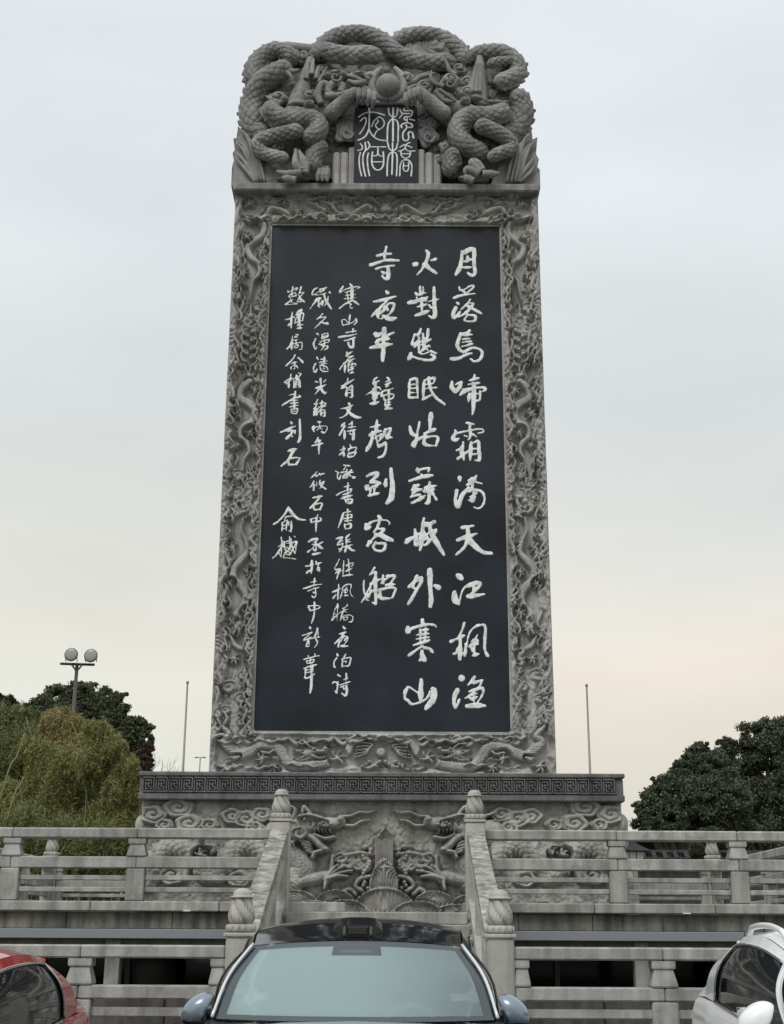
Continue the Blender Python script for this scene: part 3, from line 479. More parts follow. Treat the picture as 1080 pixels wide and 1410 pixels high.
    def tubew(s, pts, r, mode):
        p = np.array(pts); q = s._dist(p, r, 1.2)
        if q: s.H[q[0]] = np.where(q[1] < 1, s.H[q[0]]*np.clip(q[1]*3-2, 0, 1), s.H[q[0]])
    def head(s, c, ang, size, h, base=0, flip=1):
        """dragon head in profile, snout along ang"""
        c = np.array(P(*c, s.D)); ca, sa = math.cos(ang), math.sin(ang)
        def W(l): return [c+size*np.array([x*ca-y*flip*sa, x*sa+y*flip*ca]) for x, y in l]
        s.tubew(W([(-.5, 0), (.7, 0)]), size*.52, -1)
        for k in range(5):      # mane
            y = -.45+.22*k
            s.tube(W([(-.1, y*.6), (-.6, y), (-1.0, y*1.35+.12*(-1)**k), (-1.35, y*1.3)]), size*.1, h*.6, base, world=True, taper=(1, 1, .7, .2))
        s.tube(W([(-.35, .0), (.0, .12), (.2, .12)]), size*.36, h*.95, base, world=True, taper=(1, 1, .7))
        s.tube(W([(.05, .15), (.5, .1), (.8, .16), (.95, .3)]), size*.17, h*1.15, base, world=True, taper=(1.3, .9, 1.1, .8))
        s.ball(W([(.86, .26)])[0], size*.17, h*1.35, base, world=True)
        s.tube(W([(.0, -.15), (.35, -.3), (.7, -.32), (.85, -.22)]), size*.11, h*.9, base, world=True, taper=(1.4, 1, .9, .6))
        for x in (.3, .5, .68): s.tube(W([(x, 0), (x+.02, -.16)]), size*.045, h*.9, base, world=True)
        s.tube(W([(-.1, .35), (-.45, .62), (-.85, .62), (-1.1, .8)]), size*.09, h*1.1, base, world=True, taper=(1.2, 1, .8, .4))
        s.tube(W([(.75, .38), (1.05, .6), (1.4, .5), (1.7, .65)]), size*.05, h*.8, base, world=True, taper=(1, 1, .7, .4))
        s.ball(W([(.16, .26)])[0], size*.12, h*1.45, base, world=True)
        s.groove(W([(.02, .18), (.16, .14), (.3, .2)]), size*.04, h*.3, world=True)
        for k in range(3): s.tube(W([(.1-.15*k, -.3), (.0-.2*k, -.55), (.1-.25*k, -.75)]), size*.06, h*.6, base, world=True, taper=(1, .8, .2))
    def terraces(s, amp, cell, seed, steps=4, aniso=1.0):
        n = vnoise(s.X.shape, ((s.z1-s.z0)/cell/aniso, (s.x1-s.x0)/cell), seed, 3)
        n = (n-n.min())/(n.max()-n.min()); q = n*steps; f = q-np.floor(q)
        return amp*(np.floor(q)+np.clip(f*5, 0, 1)**.8*.75+.25*f)/steps
    def flow(s, amp, cell, seed, steps, k=14, aniso=2.0):
        """combed lines: fine grooves that follow the swirls"""
        n = vnoise(s.X.shape, ((s.z1-s.z0)/cell/aniso, (s.x1-s.x0)/cell), seed, 2)
        return amp*(np.abs(((n*k) % 1)*2-1)**.6)
    def geo(s, mask=None, gain=1.0):
        V = np.stack([s.X, s.D-s.H*gain, s.Z], -1).reshape(-1, 3)
        F = gridfaces(s.nz, s.nx)[:, ::1]
        if mask is not None:
            mk = mask.reshape(-1)[F].all(1); F = F[mk]
            used = np.zeros(len(V), bool); used[F] = True; idx = np.cumsum(used)-1
            V = V[used]; F = idx[F]
        return V, F

# ------------------------------------------------------------------ brush characters
def parse(txt, off, sc, D):
    st = []
    for part in txt.split(';'):
        w, pts = part.split(':'); a = list(map(float, pts.split()))
        pp = [(off[0]+a[i]/sc, off[1]+a[i+1]/sc) for i in range(0, len(a)-1, 2)]
        st.append((PA(pp, D), float(w)/sc*(P(541, pp[0][1], D)[0]-P(540, pp[0][1], D)[0])))
    return st
def glyph_mesh(strokes, D, res, seed, hmax=.016, even=False, grow=1.0):
    allp = np.vstack([p for p, w in strokes]); r = max(w for p, w in strokes)
    x0, z0 = allp.min(0)-r; x1, z1 = allp.max(0)+r
    X, Z = np.meshgrid(np.arange(x0, x1, res), np.arange(z0, z1, res)); S = np.full(X.shape, 9.0)
    rg = np.random.default_rng(seed)
    for p, w in strokes:
        q = smooth_path(p, 5); n = len(q); t = np.linspace(0, 1, n)
        if even: rad = np.full(n, w/2*1.16)
        else:
            rad = w/2*grow*(1+.2*np.sin(t*5+rg.random()*6)); rad *= np.where(t < .15, .95+t, 1.1)*np.where(t > .75, 1-(t-.75)*1.5, 1)
        for i in range(n-1):
            a, b_ = q[i], q[i+1]; ab = b_-a; L2 = ab@ab+1e-12
            t_ = np.clip(((X-a[0])*ab[0]+(Z-a[1])*ab[1])/L2, 0, 1)
            S = np.minimum(S, np.hypot(X-a[0]-t_*ab[0], Z-a[1]-t_*ab[1])-(rad[i]*(1-t_)+rad[i+1]*t_))
    if not even:
        S = S+(vnoise(S.shape, (S.shape[0]/5+1, S.shape[1]/5+1), seed, 2)-.5)*res*1.5
    gz, gx = np.gradient(S, res); gl = np.hypot(gx, gz)+1e-6
    ins = S < 0; F = gridfaces(*S.shape); keep = ins.reshape(-1)[F].any(1); F = F[keep]
    outm = ~ins; mv = np.clip(S, 0, res*1.4)
    Xm = np.where(outm, X-gx/gl*mv, X); Zm = np.where(outm, Z-gz/gl*mv, Z)
    h = np.where(outm, -.002, np.minimum(.003-S*.9, hmax))
    V = np.stack([Xm, D-h, Zm], -1).reshape(-1, 3)
    used = np.zeros(len(V), bool); used[F] = True; idx = np.cumsum(used)-1
    return V[used], idx[F]
# =================================================================== THE STELE
DF = 19.6                                   # plane of the stele's front face
XC = -0.118
stele = empty('stone_stele', (0, 0, 0), 'towering carved grey stone stele with a dark panel of white calligraphy, standing on the pedestal', 'stele')
SX0, SX1, SZ0, SZ1 = -2.655, 2.42, 3.75, 13.42
box('shaft', SX0, SX1, DF+.02, DF+1.25, SZ0, SZ1, M['border'], stele, .02)
# front relief: one height grid over the whole face, cut into the four borders
rl = Relief(SX0+.005, SX1-.005, 3.76, 13.535, .0115, DF)
X, Z = rl.X, rl.Z
px0, px1, pz0, pz1 = -2.015, 1.758, 4.485, 12.865     # inscription panel opening
dpan = np.hypot(np.maximum(np.maximum(px0-X, X-px1), 0), np.maximum(np.maximum(pz0-Z, Z-pz1), 0))
dout = np.minimum(np.minimum(X-SX0, SX1-X), np.minimum(Z-3.75, 13.55-Z))
wv = vnoise(X.shape, (9.8/.22, 5.07/.22), 21, 2)
lay = rl.terraces(.085, .15, 5, 6, 1.9)
chan = np.clip((np.minimum(dpan, dout)-.10-.16*(wv-.5))*14, 0, 1)       # dark sunken channel along the middle of each strip
fl = rl.flow(.02, .26, 8, 4, 11, 2.4)
rl.H = .02+.05*(1-chan)+lay*(1-.55*chan)+fl*(1-chan*.6)
s1 = rl.k(1)
def dragon(pts, r=5.2, h=.075, sc=.0, spikes=0, taper=(.55, .9, 1, 1, .95, .8), moat=.022, base=.02):
    rl.tube(pts, r*s1, h, base, sc=sc, taper=taper, moat=moat, spikes=spikes, flat=2.2)
def kinks(a, b, n, amp, ph=0):
    o = []
    for i in range(n+1):
        t = i/n; o.append((a[0]+(b[0]-a[0])*t+amp*math.sin(t*n*1.25+ph), a[1]+(b[1]-a[1])*t))
    return o
def strip(side):
    """dragons, pearls and clouds down one side strip, drawn on the photograph's grid"""
    def X_(y): return (351-(y-314)*.0415) if side < 0 else (712+(y-314)*.0300)
    m = side
    def Q(l): return [(X_(y)+m*-1*dx, y) for dx, y in l]
    def cl(dx, y, a, sz=8, n=5): rl.claw((X_(y)-m*dx, y), a, sz*s1, .055, .025, n=n)
    cy = rng.uniform(-1, 1, 9)
    # channel for each dragon first
    for y0, y1 in ((300, 425), (470, 660), (700, 910)):
        rl.tube([(X_(y), y) for y in np.linspace(y0, y1, 6)], 15*s1, -.0001, 0, flat=2)
        q = rl._dist(smooth_path(rl.w([(X_(y)+3*math.sin(y*.05), y) for y in np.linspace(y0, y1, 8)]), 4), 17*s1)
        rl.H[q[0]] = np.where(q[1] < 1, rl.H[q[0]]*np.clip(q[1]*2.4-1.35, .12, 1), rl.H[q[0]])
    dragon(Q([(-14, 300), (2, 304), (13, 312), (12, 326), (0, 335), (-8, 345), (-2, 358), (9, 366), (10, 380), (2, 390), (0, 404), (-3, 418)]), 5.6, taper=(1, 1, 1, .9, .8, .5, .2))
    cl(-10, 330, 1.2); cl(11, 350, 2.6); cl(-12, 378, -.5)
    # pearl and flame curls
    for y in (438, 692):
        rl.ball((X_(y), y), 5.5*s1, .07, .02)
        for a in (0, 1, 2):
            rl.tube(Q([(-9+9*a, y+10), (-13+13*a, y), (-8+8*a, y-10-3*a), (-2+5*a, y-18)]), 2.3*s1, .05, .02, taper=(1, 1, .4))
        rl.tube(Q([(-10, y+4), (-4, y+14), (6, y+13), (12, y+2)]), 2.5*s1, .055, .02)
    for y0, y1, n_ in ((452, 506, 9), (662, 716, 7)):
        for k in range(n_):
            y = y0+(y1-y0)*k/n_; sg = (-1)**k
            rl.tube(Q([(sg*2, y+8), (sg*9, y+3), (sg*11, y-5), (sg*4, y-9), (sg*1, y-3)]), 2.1*s1, .04, .03, taper=(1, 1, .9, .5))
    # upper dragon: head up, body winding down
    rl.head((X_(514), 516), 1.9 if side < 0 else 1.3, 14*s1, .075, .02, flip=-m)
    dragon(Q([(2, 528), (-9, 538), (-10, 550), (3, 558), (12, 568), (9, 582), (-3, 590), (-7, 602), (2, 612), (6, 624), (0, 636), (-2, 652)]), 6.2, .085, taper=(1, 1, 1, 1, .85, .7, .45, .15))
    cl(10, 540, .2); cl(-11, 572, 3.0); cl(6, 598, -1.2); cl(-10, 616, 2.2, 6)
    for k in range(4): rl.tube(Q([(-2+2*k, 640), (-6+5*k, 655), (-8+6*k, 672)]), 1.8*s1, .05, .02, taper=(1, .8, .2))
    # lower dragon: tail up, head down
    dragon(Q([(2, 715), (0, 733), (7, 748), (10, 762), (0, 774), (-9, 786), (-8, 800), (4, 810), (11, 822), (8, 838), (-1, 848)]), 6.4, .085, taper=(.15, .4, .7, .9, 1, 1, 1, 1))
    cl(-11, 756, 2.8); cl(-13, 806, 3.0, 7); cl(10, 790, .3, 7); cl(12, 846, .5, 8)
    rl.head((X_(868), 866), -1.9 if side < 0 else -1.2, 14*s1, .08, .02, flip=m)
    dragon(Q([(-9, 878), (-2, 890), (9, 894), (12, 882)]), 4, .07)
    cl(-3, 908, -1.3, 8)
    # bottom: flowing drapery lines
    for k, y in enumerate(range(925, 1010, 14)):
        for sg in (-1, 1):
            rl.groove(Q([(sg*8, y-18), (sg*13+3, y), (sg*6, y+16), (sg*16, y+28)]), 1.1*s1, .014)
    for k, y in enumerate(list(range(425, 470, 15))+list(range(655, 720, 13))+list(range(930, 1000, 16))):
        dx = 11*(-1)**k
        rl.spiral((X_(y)+dx+rng.uniform(-3, 3), y), (8+rng.uniform(-1.5, 2))*s1, .05, .03, 1.4, (-1)**k)
for sd in (-1, 1): strip(sd)
# top border: wind-blown clouds, two outer dragons facing a full-face dragon in the middle
q = rl._dist(rl.w([(345, 290), (440, 286), (530, 288), (620, 288), (722, 294)]), 13*s1)
rl.H[q[0]] = np.where(q[1] < 1, rl.H[q[0]]*np.clip(q[1]*2.2-1.1, .2, 1), rl.H[q[0]])
for m in (-1, 1):
    cx = 532
    def T(l): return [(cx+m*x, y) for x, y in l]
    dragon(T([(196, 300), (184, 306), (168, 302), (158, 290), (145, 292), (130, 299), (112, 300)]), 4.6, .08)
    rl.head((cx+m*152, 282), 0 if m < 0 else math.pi, 13*s1, .07, .02, flip=m*-1)
    rl.claw((cx+m*188, 284), 1.5, 8*s1, .055, .02, 5); rl.claw((cx+m*122, 293), 1.6+m, 9*s1, .055, .02, 6)
    dragon(T([(90, 281), (76, 285), (66, 296), (50, 299), (36, 291), (24, 287), (12, 300), (0, 303)]), 3.3, .07)
    for x_, y_, a__ in ((84, 293, 2.4), (58, 304, -1.2), (40, 284, 1.4), (30, 300, -1.6), (14, 294, 2.2), (140, 284, 1.8), (170, 294, -.6)): rl.claw((cx+m*x_, y_), a__, 5.5*s1, .05, .03, 4, moat=.2)
    for k in range(5): rl.tube(T([(104, 283), (98-6*k, 276+5*k), (84-8*k, 272+6*k)]), 1.6*s1, .05, .02, taper=(1, .8, .2))
    rl.ball((cx+m*96, 284), 4.5*s1, .065, .02)
    for k in range(4): rl.spiral((cx+m*(60+14*k), 275+4*(k % 2)), 7*s1, .045, .02, 1.3, m)
    for k in range(3): rl.tube(T([(8, 286), (16+5*k, 279-2*k), (28+6*k, 277+3*k)]), 1.5*s1, .055, .02, taper=(1, .8, .2))
rl.ball((cx, 289), 9*s1, .07, .02); rl.ball((cx-4, 286), 2.2*s1, .085, .02); rl.ball((cx+4, 286), 2.2*s1, .085, .02); rl.ball((cx, 293), 3.4*s1, .085, .02)
# bottom border: two big scaled dragons facing the pearl over the waves
q = rl._dist(rl.w([(312, 1030), (360, 1032), (530, 1036), (700, 1034), (745, 1030)]), 20*s1)
rl.H[q[0]] = np.where((q[1] < 1), rl.H[q[0]]*np.clip(q[1]*2.2-1.2, .1, 1), rl.H[q[0]])
q = rl._dist(rl.w([(305, 1046), (530, 1048), (752, 1050)]), 10*s1)
rl.H[q[0]] = np.where((q[1] < 1), rl.H[q[0]]*np.clip(q[1]*2.2-1.2, .1, 1), rl.H[q[0]])
for m in (-1, 1):
    cx = 527
    def T(l): return [(cx+m*x, y+ (1.5 if m > 0 else 0)) for x, y in l]
    # scalloped drapery hanging under the panel
    for k in range(9):
        x = 12+k*21; rl.tube(T([(x-13, 1012), (x-6, 1017+2*(k % 3)), (x, 1019+3*(k % 3)), (x+6, 1017+2*(k % 3)), (x+13, 1012)]), 3.4*s1, .045, .05)
        rl.spiral((cx+m*x, 1014), 6*s1, .04, .06, 1.2, m)
    rl.tube(T([(36, 1014), (44, 1024), (47, 1036), (50, 1042)]), 6*s1, .06, .03, taper=(1.6, 1.2, .8, .3)); 
    dragon(T([(222, 1000), (212, 1012), (218, 1022), (206, 1033), (196, 1040), (180, 1035), (168, 1027), (152, 1026), (141, 1033), (134, 1046), (122, 1055), (104, 1056), (88, 1053), (74, 1050)]), 7.6, .10, sc=.045, taper=(.4, .7, .85, .95, 1, 1, 1, 1, 1, 1, .9, .8))
    rl.head((cx+m*96, 1038), 0 if m < 0 else math.pi, 19*s1, .095, .02, flip=-m)
    dragon(T([(196, 1042), (208, 1046), (219, 1050)]), 4.5, .07)
    rl.claw((cx+m*216, 1056), -1.2, 9*s1, .07, .03, 5)
    dragon(T([(143, 1050), (150, 1048), (158, 1052)]), 6, .06); rl.claw((cx+m*165, 1046), 2.2, 9*s1, .07, .03, 5)
    rl.claw((cx+m*150, 1058), -1.4, 8*s1, .07, .03, 5); rl.claw((cx+m*62, 1045), 1.2, 10*s1, .075, .03, 5)
    for k in range(9): rl.ball((cx+m*(4+(k*4.7) % 28), 1050+ (k*3.1) % 9), 2.8*s1, .075, .03)
    for k in range(5): rl.tube(T([(22, 1034), (14+2*k, 1026+3*k), (30+2*k, 1024+5*k), (36, 1030+3*k)]), 1.6*s1, .06, .03, taper=(1, .9, .3))
    rl.tube(T([(166, 1036), (156, 1038), (150, 1034)]), 2*s1, .07, .03)
rl.ball((525, 1037), 6.5*s1, .09, .03)
# ribbons of carved cloud and rock filling the ground between the figures
for k in range(430):
    zone = k % 8
    if zone < 6:
        sd = -1 if zone < 3 else 1; y = rng.uniform(325, 1010); xm = (351-(y-314)*.0415) if sd < 0 else (712+(y-314)*.0300)
        off_ = rng.choice([-1, 1])*rng.uniform(12, 23); L_ = rng.uniform(12, 30); a_ = rng.uniform(1.5, 4)*rng.choice([-1, 1])
        P0 = [(xm+off_+a_*math.sin(j*1.5), y+L_*(j/4-.5)) for j in range(5)]+[(xm+off_+a_*2.2, y+L_*.5-3)]
    elif zone == 6:
        x = rng.uniform(340, 725); y = rng.choice([rng.uniform(270, 277), rng.uniform(302, 309)]); L_ = rng.uniform(12, 28)
        P0 = [(x+L_*(j/4-.5), y+1.8*math.sin(j*1.7+k)) for j in range(5)]+[(x+L_*.5-3, y+4)]
    else:
        x = rng.uniform(305, 750); y = rng.choice([rng.uniform(1014, 1024), rng.uniform(1054, 1060)]); L_ = rng.uniform(12, 26)
        P0 = [(x+L_*(j/4-.5), y+1.8*math.sin(j*1.7+k)) for j in range(5)]
    pw = smooth_path(rl.w(P0), 3); ci = np.clip(((pw[:, 1]-rl.z0)/rl.res).astype(int), 0, rl.nz-1), np.clip(((pw[:, 0]-rl.x0)/rl.res).astype(int), 0, rl.nx-1)
    rl.tube(P0, rng.uniform(1.5, 2.6)*s1, .028, float(np.median(rl.H[ci]))+.004, taper=(.5, 1, 1, .7, .3))
rl.H = np.maximum(sharpen(rl.H, .95, 4), -.008)
# clean margins: plain fillet round the panel, soft outer arris
fil = np.clip((dpan-.02)/.02, 0, 1); rl.H = rl.H*fil+.05*(1-fil)
rl.H *= np.clip(dout/.03, 0, 1)**.5
rl.H += (vnoise(X.shape, (9.8/.04, 5.07/.04), 3, 2)-.5)*.006
# sink the opening: rounded lower corners
cr_ = .07
hole = (X > px0) & (X < px1) & (Z > pz0) & (Z < pz1)
corner = ((X < px0+cr_) | (X > px1-cr_)) & (Z < pz0+cr_)
cxx = np.where(X < 0, px0+cr_, px1-cr_)
hole &= ~(corner & (np.hypot(X-cxx, Z-(pz0+cr_)) > cr_))
solid = ~hole
for nm, mk in (('top_border', Z >= pz1-.03), ('bottom_border', Z <= pz0+.08), ('left_border', (X <= px0+.08) & (Z <= pz1) & (Z >= pz0+.06)), ('right_border', (X >= px1-.08) & (Z <= pz1) & (Z >= pz0+.06))):
    V, F = rl.geo(mk & solid, .95); o_ = ob(nm.split('_')[1]+'_relief', V, F, M['border'], stele, True)
    tag(o_, {'top': 'carved dragon border along the top of the stele', 'bottom': 'carved dragon border under the dark panel', 'left': 'carved dragon border left of the dark panel', 'right': 'carved dragon border right of the dark panel'}[nm.split('_')[0]])
# inscription panel: slate slab a little behind the fillet, with reveal strips
pan = link('inscription_panel', boxmesh(px1-px0+.05, .1, pz1-pz0+.05, M['slate'], .004), stele, ((px0+px1)/2, DF+.008, (pz0+pz1)/2))
PF = DF+.008-.05+.0                                    # front of the slate
for nm, a in (('reveal', (px0-.028, px0-.001, DF-.07, DF+.02, pz0+.04, pz1)), ('reveal', (px1+.001, px1+.028, DF-.07, DF+.02, pz0+.04, pz1)), ('reveal', (px0, px1, DF-.07, DF+.02, pz1+.001, pz1+.028)), ('reveal', (px0+.04, px1-.04, DF-.07, DF+.02, pz0-.028, pz0-.001))):
    box(nm, *a, M['border'], stele, .004)
gi = 0
for key, (off, sc, chars) in GL.items():
    if key == 'J': continue
    big = key in ('A', 'B', 'C', 'D', 'B2', 'B3')
    for ch in chars:
        st = parse(ch, off, sc, PF)
        V, F = glyph_mesh(st, PF, .0095 if big else .0068, gi, .0075 if big else .006, grow=1.1 if big else 1.05); gi += 1
        c = V.mean(0); V = V-c+np.array([0, 0, 0])
        me = mesh('character', V, F, M['white'], True)
        link('character', me, pan, tuple(c-np.array(pan.location)))

# ------------------------------------------------------------------ crest
crest = link('crest', None, stele)
slab = link('crest_slab', boxmesh(5.10, 1.80, .15, M['crest'], .025), stele, (-.125, 19.33+.9, 13.487)); link('crest_slab', boxmesh(5.0, 1.5, .09, M['crest'], .02), stele, (-.125, DF+.62, 13.60))
z2 = lambda x, y: (320+x/4.909, 30+y/4.909)
z3 = lambda x, y: (530+x/4.909, 30+y/4.909)
def w3(pts, D, fn):
    """photograph points (+ optional forward offset) -> 3-D path on the crest"""
    o = []
    for p in pts:
        x, z = P(*fn(p[0], p[1]), D); o.append((x, D-(p[2] if len(p) > 2 else 0), z))
    return np.array(o)
KP = P(541, 150, DF)[0]-P(540, 150, DF)[0]
def coil(pts, r, fn, D=DF-.02, a=.122, spike=0, taper=(1, 1), name='dragon_coil', amp=.032, parent=None):
    """scaled dragon body; r in photograph pixels of the crop (4.9 to one)"""
    p = smooth_path(w3(pts, D, fn), 10); L = np.linalg.norm(np.diff(p, axis=0), axis=1).sum()
    n = max(12, int(L/.0155)); t = np.concatenate([[0], np.cumsum(np.linalg.norm(np.diff(p, axis=0), axis=1))])
    u = np.linspace(0, t[-1], n); p = np.stack([np.interp(u, t, p[:, i]) for i in range(3)], 1)
    r *= 1.07; rad = r/4.909*KP*np.interp(np.linspace(0, 1, n), np.linspace(0, 1, len(taper)), taper)
    cap = np.sqrt(np.clip(1-(1-np.clip(u/rad[0], 0, 1))**2, .02, 1)); cap2 = np.sqrt(np.clip(1-(1-np.clip((u[-1]-u)/rad[-1], 0, 1))**2, .02, 1)); rad = rad*cap*cap2
    T = np.gradient(p, axis=0); T /= np.linalg.norm(T, axis=1)[:, None]
    Y = np.array([0, -1., 0]); B = np.cross(T, Y); B /= np.linalg.norm(B, axis=1)[:, None]; A = np.cross(B, T)
    seg = 60; ph = np.linspace(0, 2*math.pi, seg, endpoint=False)
    S, PH = np.meshgrid(u, ph, indexing='ij'); r0 = r/4.909*KP
    pat = scale_pattern(S, PH*r0/(r0*2*math.pi)*max(4, round(2*math.pi*r0/a))*a, a)
    rr = rad[:, None]+amp*(pat-1)*np.clip(rad[:, None]/r0, 0, 1)
    if spike:
        ang = 0 if spike > 0 else math.pi        # ridge on the chosen side
        saw = ((u/.13) % 1)
        d = np.abs((PH-ang+math.pi) % (2*math.pi)-math.pi)
        rr = rr+(.012+.05*(1-saw[:, None]))*np.clip(1-d/.24, 0, 1)*(rad[:, None] > r0*.5)
    V = p[:, None]+rr[..., None]*(np.cos(PH)[..., None]*B[:, None]+np.sin(PH)[..., None]*A[:, None])
    F = gridfaces(n, seg, True)
    return ob(name, V.reshape(-1, 3), F, M['crest'], parent or crest, True)
def horn(pts, r, fn, D=DF-.2, taper=(1, .9, .6, .15), name='horn', parent=None, seg=14):
    p = smooth_path(w3(pts, D, fn), 8); rad = r/4.909*KP*np.interp(np.linspace(0, 1, len(p)), np.linspace(0, 1, len(taper)), taper)
    rad = rad*(1+.03*np.sin(np.arange(len(p))*1.7))
    v, f = tube_geo(p, rad, seg); return ob(name, v, f, M['crest'], parent or crest, True)
def blob(c, rx, ry, fn, D=DF-.15, dy=.16, name='cloud_boss', rough=.05):
    x, z = P(*fn(*c), D); v, f = ellipsoid((0, 0, 0), (1, 1, 1), 44, 60, 0)
    th = np.arctan2(v[:, 2], v[:, 0]); d = np.hypot(v[:, 0], v[:, 2]); sd = 1 if (c[0]+c[1]) % 2 < 1 else -1
    line = np.exp(-((((d*1.6-sd*th/(2*math.pi)+c[0]*.013) % 1)-.5)/.14)**2)*(d > .12)
    k = 1+(.10+rough*.4)*np.sin(4*th+c[0])*d**2; v = v*np.stack([k, 1-.42*line*(v[:, 1] < 0), k], 1)
    v = v*np.array([rx/4.909*KP, dy, ry/4.909*KP])+np.array([x, D, z])
    return ob(name, v, f, M['crest'], crest, True)
def volute(c, r, fn, D=DF-.34, parent=None):
    pts = [(c[0]+r*(1-.22*k/2)*math.cos(k*.8), c[1]+r*(1-.22*k/2)*math.sin(k*.8), 0) for k in range(9)]
    return horn(pts, r*.2, fn, D, (1, 1, .8), 'volute')
# core behind the coils
outl = [(338, 250), (336, 190), (345, 135), (356, 96), (366, 74), (390, 68), (432, 70), (452, 52), (490, 47), (522, 58), (545, 66), (572, 52), (606, 52), (640, 74), (680, 76), (708, 92), (716, 130), (724, 165), (724, 250)]
pts = [P(a, b+3, DF+.22) for a, b in outl]; n = len(pts); pts = [(x, z if z > 13.95 else 13.57) for x, z in pts]
v = [(x, DF+.22, z) for x, z in pts]+[(x*.985, DF+1.2, z-.02) for x, z in pts]
f = [list(range(n))[::-1], [n+i for i in range(n)]]+[[i, (i+1) % n, n+(i+1) % n, n+i] for i in range(n)]
ob('crest_core', v, f, M['crest'], crest)
bk = Relief(-2.6, 2.4, 13.75, 16.75, .016, DF+.2)
poly = np.array([P(q_[0], q_[1]+3, DF+.2) for q_ in outl]); inside = np.zeros(bk.X.shape, bool); j = len(poly)-1
for i in range(len(poly)):
    xi, zi = poly[i]; xj, zj = poly[j]
    inside ^= ((zi > bk.Z) != (zj > bk.Z)) & (bk.X < (xj-xi)*(bk.Z-zi)/(zj-zi+1e-9)+xi); j = i
bk.H = .02+bk.terraces(.20, .38, 77, 5, 1.0)+bk.flow(.03, .5, 12, 4, 12, 1.4)
for k in range(46):
    bk.spiral((rng.uniform(350, 720), rng.uniform(70, 245)), rng.uniform(7, 13)*KP, .09, .09, 1.5, 1 if k % 2 else -1)
V, F = bk.geo(inside); ob('cloud_backdrop', V, F, M['crest'], crest, True)
# --- left coils
coil([(150, 450), (150, 330), (200, 245), (290, 200), (370, 225), (430, 300)], 62, z2, DF, spike=-1)
coil([(330, 165, .0), (430, 175), (540, 185), (620, 165)], 33, z2, DF+.05, amp=.003)
coil([(410, 355, .25), (310, 395, .2), (200, 445, .1), (145, 540), (132, 640), (160, 740), (270, 800, .1)], 76, z2, DF, spike=1, a=0.141, taper=(.75, 1, 1, 1, .85))
coil([(285, 585, .1), (275, 655, .18), (350, 700, .2), (450, 710, .2), (545, 710, .2), (590, 760, .22), (560, 830, .25), (480, 850, .25)], 64, z2, DF-.1, spike=1, a=0.115)
coil([(490, 800, .3), (380, 825, .3), (260, 840, .25), (185, 865, .2), (215, 930, .2), (300, 965, .25), (390, 995, .3)], 52, z2, DF-.1, a=0.109, taper=(1, 1, .95, .8, .75))
coil([(630, 850, .15), (590, 900, .18), (560, 975, .2), (570, 1060, .2)], 55, z2, DF-.1, a=0.109, taper=(1, 1, .85), spike=1)
coil([(640, 720, .3), (720, 660, .35), (790, 615, .4), (860, 560, .42)], 52, z2, DF-.05, a=0.102, taper=(1, .9, .75), amp=.014)
# --- the two arches over the middle
coil([(600, 270, .1), (600, 190), (690, 112), (800, 85), (920, 92), (1030, 145), (1110, 215), (1210, 255), (1330, 283), (1440, 275), (1510, 300, -.1)], 60, z2, DF, spike=-1, a=0.134)
coil([(610, 215, .15), (690, 262, .2), (800, 278, .2), (920, 270, .2), (1010, 262, .05)], 60, z2, DF-.05, a=0.128, taper=(.9, 1, 1, .9))
coil([(60, 150), (150, 100), (260, 90), (370, 108), (460, 155), (520, 215), (560, 310, .1)], 56, z3, DF+.05, spike=-1, a=0.128)
# --- right coils
coil([(580, 235, .0), (680, 215), (790, 215), (870, 265), (895, 340), (850, 410, .1), (740, 470, .2)], 60, z3, DF, spike=-1, a=0.128)
coil([(690, 330, .15), (760, 300, .12), (850, 270)], 34, z3, DF-.05, a=0.102)
coil([(870, 480, .1), (915, 560), (920, 650), (880, 730), (800, 790, .1), (740, 800, .2)], 74, z3, DF, spike=-1, a=0.141, taper=(.85, 1, 1, .85))
coil([(800, 610, .15), (770, 670, .2), (680, 690, .2), (570, 690, .2), (500, 740, .2), (490, 820, .2), (550, 890, .2), (640, 915, .15), (690, 900, .1)], 66, z3, DF-.1, spike=-1, a=0.115)
coil([(600, 775, .35), (680, 800, .35), (780, 835, .3), (845, 875, .25), (840, 920, .25), (760, 960, .3), (690, 1000, .3)], 50, z3, DF-.1, a=0.109, taper=(1.1, 1, .9, .8))
coil([(500, 925, .2), (450, 960, .2), (440, 1035, .2), (460, 1075, .2)], 55, z3, DF-.1, a=0.109, spike=-1)
coil([(430, 720, .3), (350, 665, .35), (270, 610, .4), (210, 560, .42)], 52, z3, DF-.05, a=0.102, taper=(1, .9, .75), amp=.014)
